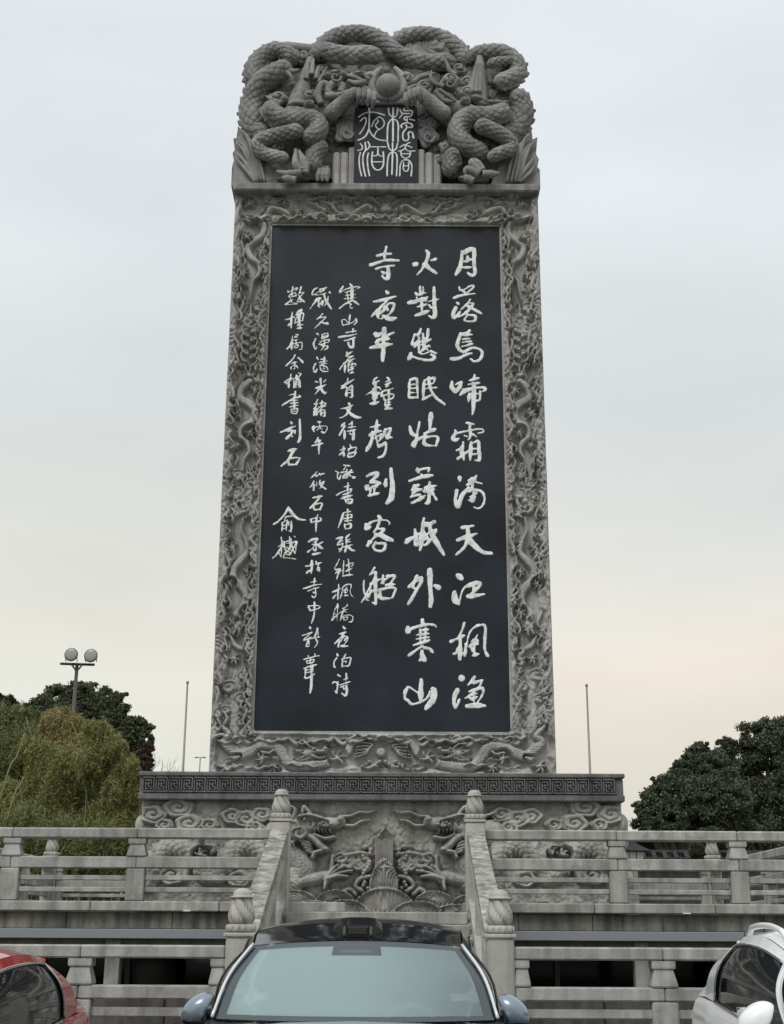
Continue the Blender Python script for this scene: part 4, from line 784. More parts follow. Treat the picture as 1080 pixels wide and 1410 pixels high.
# --- heads, manes, feet
def head_left():
    g = z2
    horn([(450, 600), (465, 500), (490, 400), (515, 320), (530, 250)], 88, g, DF-.12, (1, .8, .52, .42, .3), 'mane')
    for k, (x, y) in enumerate(((500, 330), (535, 300), (570, 330))): horn([(x, y+60), (x+8, y), (x+16, y-70+20*k)], 20, g, DF-.24, (1, .8, .3), 'mane_lock')
    blob((525, 515), 65, 50, g, DF-.22); blob((520, 558), 40, 26, g, DF-.34, .1, 'eye'); blob((310, 525), 72, 50, g, DF-.12, .14, 'ear'); horn([(330, 560), (270, 530), (225, 500)], 28, g, DF-.18, name='ear_tip')
    horn([(380, 600), (480, 598), (560, 590)], 20, g, DF-.3, (1, 1, .7), 'brow')
    horn([(600, 560), (580, 490), (605, 425), (645, 430), (655, 480), (700, 500)], 24, g, DF-.36, (1, 1, 1, .8), 'nostril_curl')
    horn([(650, 450), (690, 420), (740, 435), (735, 480)], 30, g, DF-.34, (1, 1, .8), 'nostril_curl')
    horn([(630, 500), (710, 497), (780, 472), (835, 445)], 22, g, DF-.42, (1, .9, .6, .3), 'whisker')
    for k, pts in enumerate(([(520, 590), (560, 640), (600, 650)], [(600, 570), (620, 630), (660, 690)], [(660, 560), (680, 620), (690, 670)], [(720, 540), (745, 580), (730, 640)], [(560, 600), (640, 590), (700, 600)])):
        horn(pts, 36, g, DF-.22, (1, 1, .6), 'jaw_fold')
    horn([(585, 410), (610, 360), (640, 300)], 16, g, DF-.25, (1, .7, .1), 'horn')
    blob((705, 370), 82, 36, g, DF-.25, .16); volute((700, 370), 40, g, DF-.42); blob((860, 375), 78, 26, g, DF-.2); horn([(780, 400), (850, 420), (930, 400), (960, 380)], 24, g, DF-.3, (.6, 1, 1, .6), 'flame_curl')
    horn([(370, 320), (410, 335), (450, 325)], 20, g, DF-.3, (.3, 1, .4), 'spur'); horn([(350, 330), (390, 360), (410, 400)], 18, g, DF-.3, name='spur')
    blob((420, 620), 90, 42, g, DF-.18, .16); blob((470, 630), 50, 30, g, DF-.28, .12)
def head_right():
    g = z3
    horn([(610, 560), (620, 470), (630, 380), (640, 300), (640, 235)], 92, g, DF-.12, (.95, .8, .55, .4, .2), 'mane')
    for k in range(3): horn([(590+25*k, 480), (605+20*k, 380), (632+5*k, 270)], 17, g, DF-.33, (1, .7, .3), 'mane_lock')
    blob((560, 490), 62, 48, g, DF-.24); blob((545, 535), 38, 24, g, DF-.36, .1, 'eye')
    blob((720, 560), 115, 26, g, DF-.2, .12, 'brow'); horn([(700, 570), (780, 550), (840, 535)], 18, g, DF-.2, name='ear_tip')
    horn([(480, 360), (440, 330), (420, 280), (400, 250)], 18, g, DF-.3, (1, .9, .6, .3), 'horn')
    horn([(400, 440), (340, 420), (312, 380), (315, 330)], 18, g, DF-.36, (1, .9, .7, .3), 'horn')
    blob((440, 415), 68, 58, g, DF-.25, .18, 'forehead'); volute((440, 415), 32, g, DF-.44)
    blob((270, 455), 72, 50, g, DF-.25, .16); volute((270, 455), 36, g, DF-.42)
    horn([(340, 470), (400, 530), (480, 540)], 15, g, DF-.4, (1, 1, .6), 'lip'); horn([(370, 460), (430, 500), (480, 535)], 13, g, DF-.42, (1, 1, .6), 'lip')
    horn([(290, 600), (350, 570), (430, 590), (520, 590), (640, 620)], 52, g, DF-.2, (.8, 1.1, 1.1, 1, .7), 'jaw'); horn([(320, 540), (340, 580), (400, 640), (440, 690)], 46, g, DF-.22, (.6, 1, 1, .5), 'jaw')
    horn([(480, 640), (560, 630), (640, 600)], 40, g, DF-.16, (1, 1, .7), 'jaw_fold')
    horn([(210, 385), (250, 370), (300, 340)], 20, g, DF-.26, (.6, 1, .4), 'flame_curl')
head_left(); head_right()
def knuckles(cs, g, sgn):
    for k in range(4):
        x, y = cs[k]; horn([(x-8*sgn, y-40, -.05), (x+10*sgn, y-18, .08), (x+12*sgn, y+30, .1), (x-2*sgn, y+62, 0)], 19, g, DF-.46, (.8, 1, 1, .4), 'claw_toe')
knuckles([(845, 500), (880, 500), (915, 510), (945, 525)], z2, 1); knuckles([(240, 490), (210, 500), (180, 510), (155, 530)], z3, -1)
for g, L in ((z2, ([(470, 1010), (430, 960), (430, 860)], [(490, 1010), (480, 940), (450, 870)], [(490, 1030), (500, 970), (480, 930)], [(470, 1020), (390, 1030), (300, 1012)], [(430, 1075), (370, 1060), (340, 1050)])),
             (z3, ([(640, 1030), (560, 1000), (540, 1030)], [(650, 1020), (590, 960), (590, 925)], [(660, 1010), (630, 960), (605, 925)], [(660, 1030), (720, 1030), (775, 1025)], [(600, 1080), (560, 1060), (540, 1035)]))):
    for pts in L: horn(pts, 27, g, DF-.4, (1, 1, .35), 'claw_toe')
[horn([(600+22*k, 1000), (585+26*k, 1040), (575+34*k, 1078)], 22, z2, DF-.36, (1, 1, .4), 'claw_toe') for k in range(3)]; blob((620, 1010), 46, 34, z2, DF-.24, .1, 'foot', .12); blob((410, 1070), 95, 24, z2, DF-.2, .12, rough=.15); blob((600, 1065), 95, 24, z3, DF-.25, .16)
blob((400, 930), 55, 36, z3, DF-.16, .1, 'foot', .14); blob((405, 850), 38, 46, z3, DF-.18, .1, rough=.16)
for g, c in ((z2, (765, 745)), (z3, (285, 770))):
    blob(c, 76, 84, g, DF-.16, .08, rough=.16); volute((c[0]+12, c[1]+8), 44, g, DF-.24); blob((c[0]-35, c[1]-60), 55, 50, g, DF-.12, .1, rough=.16); blob((c[0]+30, c[1]-75), 50, 50, g, DF-.14, .08, rough=.16)
# filler cloud bosses in the gaps
for g, L in ((z2, ((560, 640), (350, 520), (660, 780), (330, 870), (470, 940), (700, 500), (560, 470), (620, 340), (480, 250))), (z3, ((480, 600), (700, 620), (560, 420), (740, 400), (640, 860), (340, 880), (150, 400), (760, 880), (500, 330)))):
    for c in L: blob(c, 60, 55, g, DF+.03, .12, 'cloud_boss', .12)
# pearl and its cup of flames
def zz(x, y): return (420+x/4.5, 60+y/4.5)
x, z = P(*zz(515, 262), DF-.38); v, f = ellipsoid((x, DF-.38, z), (.205, .2, .205), 24, 32); ob('pearl', v, f, M['crest'], crest, True)
for m in (-1, 1):
    mk = lambda l: [(515+m*a, b) for a, b in l]
    horn(mk([(0, 345), (40, 335), (85, 300), (100, 250), (85, 200), (40, 150)]), 26, zz, DF-.3, (1, 1, .9, 1, 1, .6), 'flame_cup')
    horn(mk([(100, 190), (130, 200), (120, 225)]), 20, zz, DF-.36, (1, 1, .6), 'flame_cup')
    horn(mk([(100, 250), (150, 240), (200, 210), (260, 195), (290, 180)]), 20, zz, DF-.28, (1, 1, .8, .6, .3), 'flame_cup')
    horn(mk([(110, 290), (160, 265), (220, 255)]), 18, zz, DF-.28, (1, .8, .4), 'flame_cup')
# shield of three columns either side of the title plaque
for x0, x1, t0 in ((458, 468, 207), (469, 479, 207), (480, 489.5, 200), (575, 585, 203), (586, 596.5, 207), (597.5, 608, 210)):
    a = P(x0, 230, DF-.2)[0]; b = P(x1, 230, DF-.2)[0]; zt = P(x0, t0, DF-.2)[1]
    box('column', a, b, DF-.17, DF+.1, 13.558, zt, M['border'], crest, .05)
plq = link('title_plaque', None, stele)
xa, za = P(489, 145, DF-.24); xb, zb = P(575, 253, DF-.24)
c = .05; D0 = DF-.24
pts = [(xa, 13.558), (xb, 13.558), (xb, za-c), (xb-c, za), (xa+c, za), (xa, za-c)]
v = [(x, D0, z) for x, z in pts]+[(x, DF-.1, z) for x, z in pts]; n = 6
ob('plaque_slab', v, [list(range(n)), [n+i for i in range(n)][::-1]]+[[i, n+i, n+(i+1) % n, (i+1) % n] for i in range(n)], M['slate'], plq)
for ch in GL['J'][2]:
    st = parse(ch, GL['J'][0], GL['J'][1], D0); V, F = glyph_mesh(st, D0, .0062, 300, .010, even=True); c0 = V.mean(0)
    link('character', mesh('character', V-c0, F, M['white'], True), plq, tuple(c0))
box('capping_stone', xa+.05, xb-.05, DF-.30, DF, za+.004, za+.09, M['crest'], crest, .015)
# jagged rock wings at both ends
for g, pol in ((z2, [(-5, 1092), (0, 1000), (12, 940), (5, 900), (18, 870), (10, 800), (30, 790), (42, 715), (75, 750), (110, 790), (150, 830), (210, 920), (290, 1000), (350, 1060), (390, 1092)]),
               (z3, [(1050, 1092), (1046, 1010), (1030, 985), (1040, 940), (1022, 900), (1030, 790), (1000, 800), (990, 740), (950, 780), (900, 830), (840, 890), (790, 960), (750, 1020), (710, 1092)])):
    pts = [P(*g(*q), DF-.12) for q in pol]; n = len(pts)
    pts = [(x, 13.56 if z < 13.9 and i in (0, n-1) else max(z, 13.56)) for i, (x, z) in enumerate(pts)]
    v = [(x, DF-.14-.03*(i % 2), z) for i, (x, z) in enumerate(pts)]+[(x, DF+1.2, z) for x, z in pts]
    f = [list(range(n))[::-1]]+[[i, n+i, n+(i+1) % n, (i+1) % n] for i in range(n)]+[[n+i for i in range(n)]]
    ob('rock_wing', v, f, M['crest'], crest)
    for k in range(7):
        a0 = pol[3+k]; horn([(a0[0]*.96+(400 if g is z2 else 700)*.04, a0[1]+20), (a0[0]*.8+(400 if g is z2 else 700)*.2, a0[1]+90), (a0[0]*.62+(400 if g is z2 else 700)*.38, 1085)], 14, g, DF-.2, (.4, 1, .7), 'rock_ridge')

# =================================================================== PEDESTAL
ped = empty('stone_pedestal', (0, 0, 0), 'wide carved stone pedestal with fret band, dragons, mountain and waves, carrying the tall stele', 'pedestal')
DP = 18.7
PX0, PX1 = -3.43, 3.19
box('pedestal_block', PX0+.03, PX1-.03, DP+.03, 21.6, 1.9, 3.39, M['pedestal'], ped, .02)
box('cornice', -3.45, 3.2, 18.505, 21.8, 3.395, 3.70, M['cornice'], ped, .02)
box('cornice_lip', -3.47, 3.22, 18.46, 21.84, 3.702, 3.765, M['cornice'], ped, .02)
box('cornice_fillet', -3.46, 3.21, 18.475, 21.82, 3.386, 3.478, M['cornice'], ped, .015)
# fret (key) pattern: interlocking hooked bars, alternately turned
FZ0, FZ1 = 3.488, 3.692; FW = .262; g_bar = .018
def fret(gm, x):
    u = (FZ1-FZ0)/9.0
    for a, b, c, d in ((-.6, 7.6, 8.25, 9), (6.9, 7.6, 1.5, 8.25), (-.6, .1, 0, 7.2), (.1, 8.4, 0, .7), (8.4, 9.0, 0, .7),
                       (1.2, 5.8, 6.6, 7.3), (5.1, 5.8, 4.6, 6.6), (1.2, 1.9, 1.5, 6.0), (1.9, 3.4, 1.5, 2.1), (3.1, 3.8, 3.0, 6.0), (3.8, 5.1, 3.0, 3.6), (4.4, 5.8, 1.5, 2.1), (5.1, 5.8, 2.1, 3.0), (1.9, 3.1, 4.4, 5.0), (3.8, 4.5, 4.6, 5.2)):
        gm.box(x+a*u*.86, x+b*u*.86, 18.462, 18.51, FZ0+c*u, FZ0+d*u)
x = -3.40; FW = (FZ1-FZ0)/9*9*.86
while x < 3.17-FW*.9:
    gm = Geo(); fret(gm, x+.012); gm.ob('fret_key', M['cornice'], ped); x += FW
# relief on the front of the block
rp = Relief(PX0, PX1, 1.925, 3.392, .0125, DP)
X, Z = rp.X, rp.Z; sp = rp.k(1, (540, 1180))
z4 = lambda x, y: (390+x/4.0, 1095+y/4.0)
rp.H = .03+(vnoise(X.shape, (1.5/.04, 6.6/.04), 9, 3)-.5)*.03
def t4(l, m=0): return [z4(*( (1118-x) if m else x, y)) for x, y in l]
def cloud(c, r, h=.09, hand=1, ax=1.5):
    rp.spiral(c, r*sp, h, .03, 2.0, hand, ax)
for m in (0, 1):
    mm_ = -1 if m else 1
    A_ = lambda x, y: z4((1118-x) if m else x, y)
    # long side bodies arching behind the railing
    xx = (lambda x: 1052-x) if m else (lambda x: x)
    rp.tube([(xx(x), y) for x, y in ((205, 1215), (214, 1186), (236, 1166), (262, 1172), (282, 1196), (298, 1205), (316, 1180), (338, 1164), (362, 1172), (384, 1200), (405, 1215))], 14*sp, .16, .02, sc=.09, spikes=.12)
    rp.tube([(xx(x), y) for x, y in ((255, 1210), (268, 1175), (276, 1150))], 6*sp, .1, .02)
    for cx_, cy_, r_ in ((212, 1122, 14), (247, 1112, 15), (262, 1134, 14), (228, 1136, 9), (290, 1136, 9), (322, 1124, 12), (340, 1128, 13), (362, 1122, 11), (352, 1140, 10), (238, 1205, 14), (290, 1170, 8), (330, 1210, 12)):
        cloud((xx(cx_), cy_), r_, .085, mm_)
    rp.claw((xx(278), 1178), 1.2, 9*sp, .1, .04, 4)
    # neck and foreleg by the newel
    rp.tube([A_(-60, 300), A_(-10, 330), A_(60, 350), A_(110, 400), A_(60, 450), A_(-30, 500)], 18*sp, .13, .02, sc=.05)
    rp.tube([A_(30, 500), A_(110, 475), A_(200, 455), A_(250, 450)], 8.5*sp, .13, .03, sc=.04)
    rp.tube([A_(250, 470), A_(270, 420), A_(275, 340)], 5*sp, .12, .03, taper=(1, 1, .5))
    for e in ((300, 390), (340, 395), (380, 420), (360, 450), (230, 520)):
        rp.tube([A_(235, 465), A_((235+e[0])/2+5, (465+e[1])/2-12), A_(*e)], 3.6*sp, .15, .04, taper=(1.1, 1, .6))
    # head: skull, long muzzle, open jaw with fangs, whiskers
    rp.tube([A_(-40, 200), A_(40, 190), A_(120, 150), A_(200, 150)], 14*sp, .15, .03, taper=(1.1, 1.1, 1, .7))
    rp.tube([A_(120, 190), A_(180, 168), A_(240, 160), A_(290, 158), A_(318, 148)], 9.5*sp, .17, .04, taper=(1.2, 1, 1, .9, .8))
    rp.spiral(A_(95, 215), 10*sp, .17, .05, 1.5, mm_); rp.spiral(A_(60, 180), 9*sp, .15, .05, 1.5, mm_)
    rp.tube([A_(85, 128), A_(140, 116), A_(190, 128), A_(240, 142)], 3.4*sp, .20, .05, taper=(.6, 1, 1, .5)); rp.tube([A_(205, 168), A_(240, 178), A_(270, 168)], 2.6*sp, .21, .05)
    for k in range(4): rp.groove([A_(150+32*k, 148), A_(158+32*k, 160), A_(154+32*k, 176)], 1.1*sp, .04)
    for k in range(5): rp.tube([A_(178+20*k, 196), A_(180+20*k, 212)], 2*sp, .16, .05, taper=(1, .3))
    for k in range(6): rp.tube([A_(90-12*k, 240+6*k), A_(60-12*k, 262+10*k), A_(70-14*k, 300+8*k)], 3*sp, .10, .04, taper=(1, .9, .3))
    rp.ball(A_(318, 140), 6*sp, .2, .04); rp.ball(A_(222, 157), 4*sp, .2, .06); rp.ball(A_(125, 140), 4*sp, .2, .06)
    rp.tube([A_(110, 215), A_(170, 240), A_(215, 290), A_(240, 300)], 7.5*sp, .15, .03, taper=(1, 1, .9, .6))
    rp.tube([A_(175, 218), A_(230, 242), A_(285, 235)], 3*sp, .14, .04)
    for k in range(4): rp.tube([A_(100+12*k, 255+18*k), A_(135+10*k, 262+20*k), A_(165+6*k, 280+16*k)], 3*sp, .12, .05, taper=(1, .9, .3))
    rp.tube([A_(165, 345), A_(180, 318), A_(215, 310)], 3.2*sp, .14, .05)
    rp.tube([A_(315, 120), A_(370, 118), A_(420, 98), (z4(0, 0)[0]+0, 0)][:3]+[A_(470, 100), A_(510, 90)], 2.0*sp, .09, .03, taper=(1.3, 1, 1, .6))
    rp.tube([A_(340, 168), A_(390, 170), A_(430, 148), A_(480, 140)], 2.6*sp, .09, .03, taper=(1, 1, .9, .4))
    for k in range(5): rp.tube([A_(60-10*k, 150+30*k), A_(10-8*k, 120+34*k), A_(-50, 100+40*k)], 4*sp, .1, .03, taper=(1, .9, .3))
    rp.tube([A_(110, 100), A_(120, 70), A_(150, 105)], 3.5*sp, .12, .04); rp.tube([A_(60, 130), A_(70, 85), A_(40, 60)], 3.5*sp, .12, .04, taper=(1, 1, .4))
    # surf foam and scrolls beside the mountain
    for c_, r_ in (((350, 370), 12), ((430, 365), 12), ((390, 350), 9), ((320, 350), 8), ((450, 400), 8), ((410, 390), 8)): rp.spiral(A_(*c_), r_*sp, .10, .03, 1.5, mm_)
    for k in range(16):
        a = k*.7; rp.ball(A_(455+20*math.sin(a*1.9)+ (k % 3)*8, 290+16*k), 3.6*sp, .12, .04)
    rp.tube([A_(440, 530), A_(400, 500), A_(430, 460), A_(470, 450)], 4*sp, .1, .04); rp.tube([A_(400, 545), A_(370, 520), A_(340, 530)], 4*sp, .09, .04)
    rp.tube([A_(370, 330), A_(430, 320), A_(490, 330)], 3*sp, .1, .04)
# mountain: pointed slab with nested ridges behind a rounded arch
Xm, Zb = P(*z4(556, 520), DP); Zt = P(*z4(556, 178), DP)[1]; Zsh = P(*z4(556, 235), DP)[1]; wv_ = 11.5*sp
d = np.abs(X-Xm); ins = (d < wv_) & (Z < Zsh+(1-d/wv_)*(Zt-Zsh)) & (Z > Zb-.1)
ed = np.minimum(wv_-d, (Zsh+(1-d/wv_)*(Zt-Zsh)-Z)*.6)
rp.H = np.where(ins, .20+.022*np.cos(ed/(2.6*sp)*2*math.pi), rp.H)
Za = P(*z4(556, 352), DP)[1]; wa = 20*sp
th = np.clip((Z-Zb)/(Za-Zb), 0, 1); wz = wa*(1-th**2.2)**.75; d = np.abs(X-Xm); ins = (d < wz) & (Z < Za) & (Z > Zb-.15)
rp.H = np.where(ins, .25+.016*np.cos((d/np.maximum(wz, .01))*wa/(2.0*sp)*2*math.pi), rp.H)
# overlapping wave hills with concentric ribs
for cx_, cy_, rx_, ry_, hh in ((60, 600, 130, 75, .12), (1056, 610, 130, 65, .12), (290, 600, 110, 75, .15), (830, 605, 110, 75, .15), (175, 650, 130, 65, .20), (350, 655, 120, 75, .30), (740, 650, 130, 62, .31), (950, 660, 130, 55, .20), (0, 650, 90, 60, .18), (556, 645, 170, 128, .275)):
    cX, cZ = P(*z4(cx_, cy_), DP); q_ = np.hypot((X-cX)/(rx_/4*sp), (Z-cZ)/(ry_/4*sp)); ins = (q_ < 1)
    rp.H = np.where(ins, np.maximum(rp.H, hh+.02*(q_ > .9)+.010*np.cos(q_*rx_/4/1.6*2*math.pi)), rp.H)
rp.H = np.maximum(sharpen(rp.H, .55, 4), -.02); dout = np.minimum(X-PX0, PX1-X); rp.H *= np.clip(dout/.05, 0, 1)**.5
V, F = rp.geo(None, 1.15); ob('relief_panel', V, F, M['pedestal'], ped, True)
# cloud scrolls wrapping the two front corners
for sx, lst in ((-1, ((PX0, 3.05, .2), (PX0, 2.82, .16), (PX0, 2.3, .2))), (1, ((PX1, 3.1, .2), (PX1, 2.9, .17), (PX1+.04, 2.35, .24)))):
    for a, b, r_ in lst:
        v, f = ellipsoid((a, DP+.12, b), (.10, .2, r_*.8), 12, 18, .12); ob('corner_cloud', v, f, M['pedestal'], ped, True)
# =================================================================== GROUND, TERRACE, STAIRS
g = tag(box('ground', -900, 900, -300, 1500, -.5, 0, M['soil'], None, .001), kind='structure')
tag(box('car_park', -40, 40, -25, 11.5, .002, .03, M['asphalt'], None, .002), kind='structure')
tag(box('lower_paving', -14, 14, 11.75, 13.0, .0, .60, M['paving'], None, .01), kind='structure')
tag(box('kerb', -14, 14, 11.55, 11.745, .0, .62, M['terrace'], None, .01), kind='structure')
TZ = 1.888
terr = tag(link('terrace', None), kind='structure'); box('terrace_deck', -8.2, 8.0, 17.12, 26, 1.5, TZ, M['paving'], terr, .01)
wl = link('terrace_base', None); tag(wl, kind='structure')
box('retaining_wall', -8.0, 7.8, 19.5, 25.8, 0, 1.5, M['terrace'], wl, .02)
# front edge: kerb course above, face slabs below, each stone its own
x = -8.2; k = 0
def skip(a, b): return False
while x < 8.0:
    w = 1.52+.1*math.sin(k*2.3); x1 = min(x+w, 8.0)
    if not (x > -1.5 and x1 < 1.3):
        link('kerb_stone', boxmesh(x1-x-.008, .42, 2.012-1.894, M['rail'], .012), terr, ((x+x1)/2, 17.12+.0, 1.953))
    x = x1; k += 1
x = -8.2; k = 0
while x < 8.0:
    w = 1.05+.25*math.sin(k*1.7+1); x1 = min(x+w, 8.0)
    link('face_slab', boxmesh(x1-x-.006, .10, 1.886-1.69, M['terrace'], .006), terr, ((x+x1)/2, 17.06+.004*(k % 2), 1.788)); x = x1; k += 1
# drain slots in the kerb
# canopy strip below the slabs, dark glazed front of the room under the terrace
strip_m = plain('grey_metal_fascia', (.27, .29, .315), .38, .55)
room = empty('undercroft_front', (0, 0, 0), 'dark glazed shopfront under the terrace with a bluish grey metal fascia strip', 'shopfront')
for x0, x1 in ((-8.1, -4.9), (-4.9, -1.5), (-1.5, 1.3), (1.3, 4.3), (4.3, 7.9)):
    box('fascia', x0+.004, x1-.004, 16.85, 17.3, 1.575, 1.686, strip_m, room, .006)
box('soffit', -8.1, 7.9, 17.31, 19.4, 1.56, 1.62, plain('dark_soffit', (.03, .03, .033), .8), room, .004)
gl = plain('dark_glass', (.006, .007, .009), .08); gl.node_tree.nodes['Principled BSDF'].inputs['Specular IOR Level'].default_value = .35
frm = plain('dark_frame', (.02, .02, .022), .4)
for i in range(14):
    xa = -8.0+i*1.135
    link('pane', boxmesh(1.06, .02, 1.5, gl, .002), room, (xa+.567, 18.6, .80)); link('mullion', boxmesh(.07, .08, 1.52, frm, .004), room, (xa, 18.57, .80))
for px_ in (118, 918):
    xa = P(px_, 1299, 15.5)[0]; box('pillar', xa-.09, xa+.09, 17.05, 17.22, 0, 1.57, M['rail'], room, .01)
for px_ in (-20, 330, 700, 1110):
    xa = P(px_, 1299, 17.9)[0]; box('pillar', xa-.14, xa+.14, 17.9, 18.2, 0, 1.56, frm, room, .01)
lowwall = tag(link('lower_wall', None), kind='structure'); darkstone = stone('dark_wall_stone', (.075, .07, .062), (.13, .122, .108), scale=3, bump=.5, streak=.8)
# dim things behind the glass front: clay jars and crates on the undercroft walk
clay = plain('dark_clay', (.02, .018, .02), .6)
def lathe(prof, seg=28, tw=0, flute=0, n=8):
    ph = np.linspace(0, 2*math.pi, seg, endpoint=False); V = []
    for i, (r, z) in enumerate(prof):
        for p in ph:
            rr = r*(1-flute*max(0, math.cos(n*(p+tw*z)/1.0))**9) if flute else r
            V.append((rr*math.cos(p), rr*math.sin(p), z))
    F = [list(map(int, q)) for q in gridfaces(len(prof), seg, True)]; F = [q for q in F]
    F += [list(range(seg))[::-1], [(len(prof)-1)*seg+i for i in range(seg)]]
    return V, F
def lmesh(name, prof, mat, **k):
    V, F = lathe(prof, **k); return mesh(name, V, F, mat, True)
jar = lmesh('jar', [(.12, 0), (.2, .08), (.28, .3), (.3, .5), (.24, .68), (.14, .76), (.17, .82), (.16, .83), (.12, .78)], clay)
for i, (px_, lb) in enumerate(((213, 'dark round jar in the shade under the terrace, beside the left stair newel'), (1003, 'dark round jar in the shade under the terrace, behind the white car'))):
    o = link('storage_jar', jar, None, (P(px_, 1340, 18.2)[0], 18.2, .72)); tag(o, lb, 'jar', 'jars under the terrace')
    tag(box('stone_plinth', o.location.x-.25, o.location.x+.25, 17.95, 18.45, .002, .718, frm, None, .02), 'dark low plinth carrying the '+('left' if i == 0 else 'right')+' jar under the terrace', 'plinth')
# low dark stone wall behind the lower railing
for xa, xb in ((-8.6, -1.6), (1.3, 8.3)):
    x = xa; k = 0
    while x < xb-.05:
        x1 = min(x+.9+.2*math.sin(k*2.1), xb)
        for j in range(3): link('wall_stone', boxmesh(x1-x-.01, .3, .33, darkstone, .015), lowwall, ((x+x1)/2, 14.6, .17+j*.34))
        x = x1; k += 1
# stairs
stair = link('staircase', None); tag(stair, kind='structure')
ns = 9; z0_, z1_ = .60, TZ; d0, d1 = 12.75, 16.5
for i in range(ns):
    dz = (z1_-z0_)/ns; dy = (d1-d0)/ns
    link('step', boxmesh(2.12, dy+.1+.6*(i == ns-1), dz-.004, M['rail'], .012), stair, (-.155, d0+dy*(i+.5)+.05+.3*(i == ns-1), z0_+dz*(i+.5)))
for s in (-1, 1):
    xa = -.155+s*1.22
    v = [(xa-.16, 12.3, .3), (xa+.16, 12.3, .3), (xa+.16, 17.0, .3), (xa-.16, 17.0, .3), (xa-.16, 12.3, .62), (xa+.16, 12.3, .62), (xa+.16, 16.6, 1.905), (xa-.16, 16.6, 1.905), (xa+.16, 17.0, 1.905), (xa-.16, 17.0, 1.905)]
    ob('stringer', v, [[0, 1, 5, 4], [1, 2, 8, 6, 5], [2, 3, 9, 8], [3, 0, 4, 7, 9], [4, 5, 6, 7], [7, 6, 8, 9], [3, 2, 1, 0]], M['raildirt'], stair)

# =================================================================== BALUSTRADES
fin_prof = [(.105, 0), (.118, .012), (.118, .028), (.098, .036), (.098, .04)]
mdome = lmesh('dome', [(.10, 0), (.104, .006), (.102, .014), (.082, .018), (.083, .03), (.078, .048), (.064, .066), (.04, .078), (.004, .083)], M['newel'], seg=24)
mvase = lmesh('vase', [(.085, 0), (.1, .012), (.114, .04), (.118, .07), (.115, .10), (.106, .13), (.096, .16), (.089, .19), (.086, .21), (.088, .226)], M['newel'], seg=112, tw=7, flute=.30, n=6)
mplate = boxmesh(.27, .27, .032, M['newel'], .012)
mband = boxmesh(.225, .225, .07, M['rail'], .014)
petal = Geo()
for s in range(4):
    for k in range(4):
        a = s*math.pi/2; l = -.0825+.055*k
        v, f = ellipsoid((l, -.113, 0), (.024, .012, .03), 8, 10); c_, s_ = math.cos(a), math.sin(a)
        v = np.stack([v[:, 0]*c_-v[:, 1]*s_, v[:, 0]*s_+v[:, 1]*c_, v[:, 2]], 1); petal.add(v, f)
mpetal = mesh('petals', np.vstack(petal.v), petal.f, M['newel'], True)
def newel(parent, x, y, zb, zt, w=.245):
    """square post with a lotus-and-vase finial; a part of its balustrade"""
    o = link('newel_post', boxmesh(w, w, zt-zb, M['newel'], .014), parent, (x, y, (zb+zt)/2)); h = (zt-zb)/2
    link('cap_plate', mplate, o, (0, 0, h+.018)); link('lotus_band', mband, o, (0, 0, h+.07)); link('lotus_petals', mpetal, o, (0, 0, h+.072))
    link('vase', mvase, o, (0, 0, h+.103)); link('dome', mdome, o, (0, 0, h+.322))
    return o
def cupmesh(h, w=.215, d=.17):
    pr = [(1.0, 0), (1.0, .04), (.86, .72), (.78, .74), (.78, .80), (.98, .83), (.98, 1)]
    pr = [(1.05, 0), (1.12, .06), (1.10, .14), (.84, .60), (.80, .66), (.98, .72), (1.0, .80), (1.0, 1.0)]
    V = []
    for s, t in pr:
        for a, b in ((-1, -1), (1, -1), (1, 1), (-1, 1)): V.append((a*w/2*s, b*d/2*s, t*h))
    F = [list(map(int, q)) for q in gridfaces(len(pr), 4, True)]+[[3, 2, 1, 0], [len(V)-4, len(V)-3, len(V)-2, len(V)-1]]
    return mesh('cup_support', V, F, M['rail'])
mcup = cupmesh(.172)
mhalf = cupmesh(.172, .12)
_rk = random.Random(3)
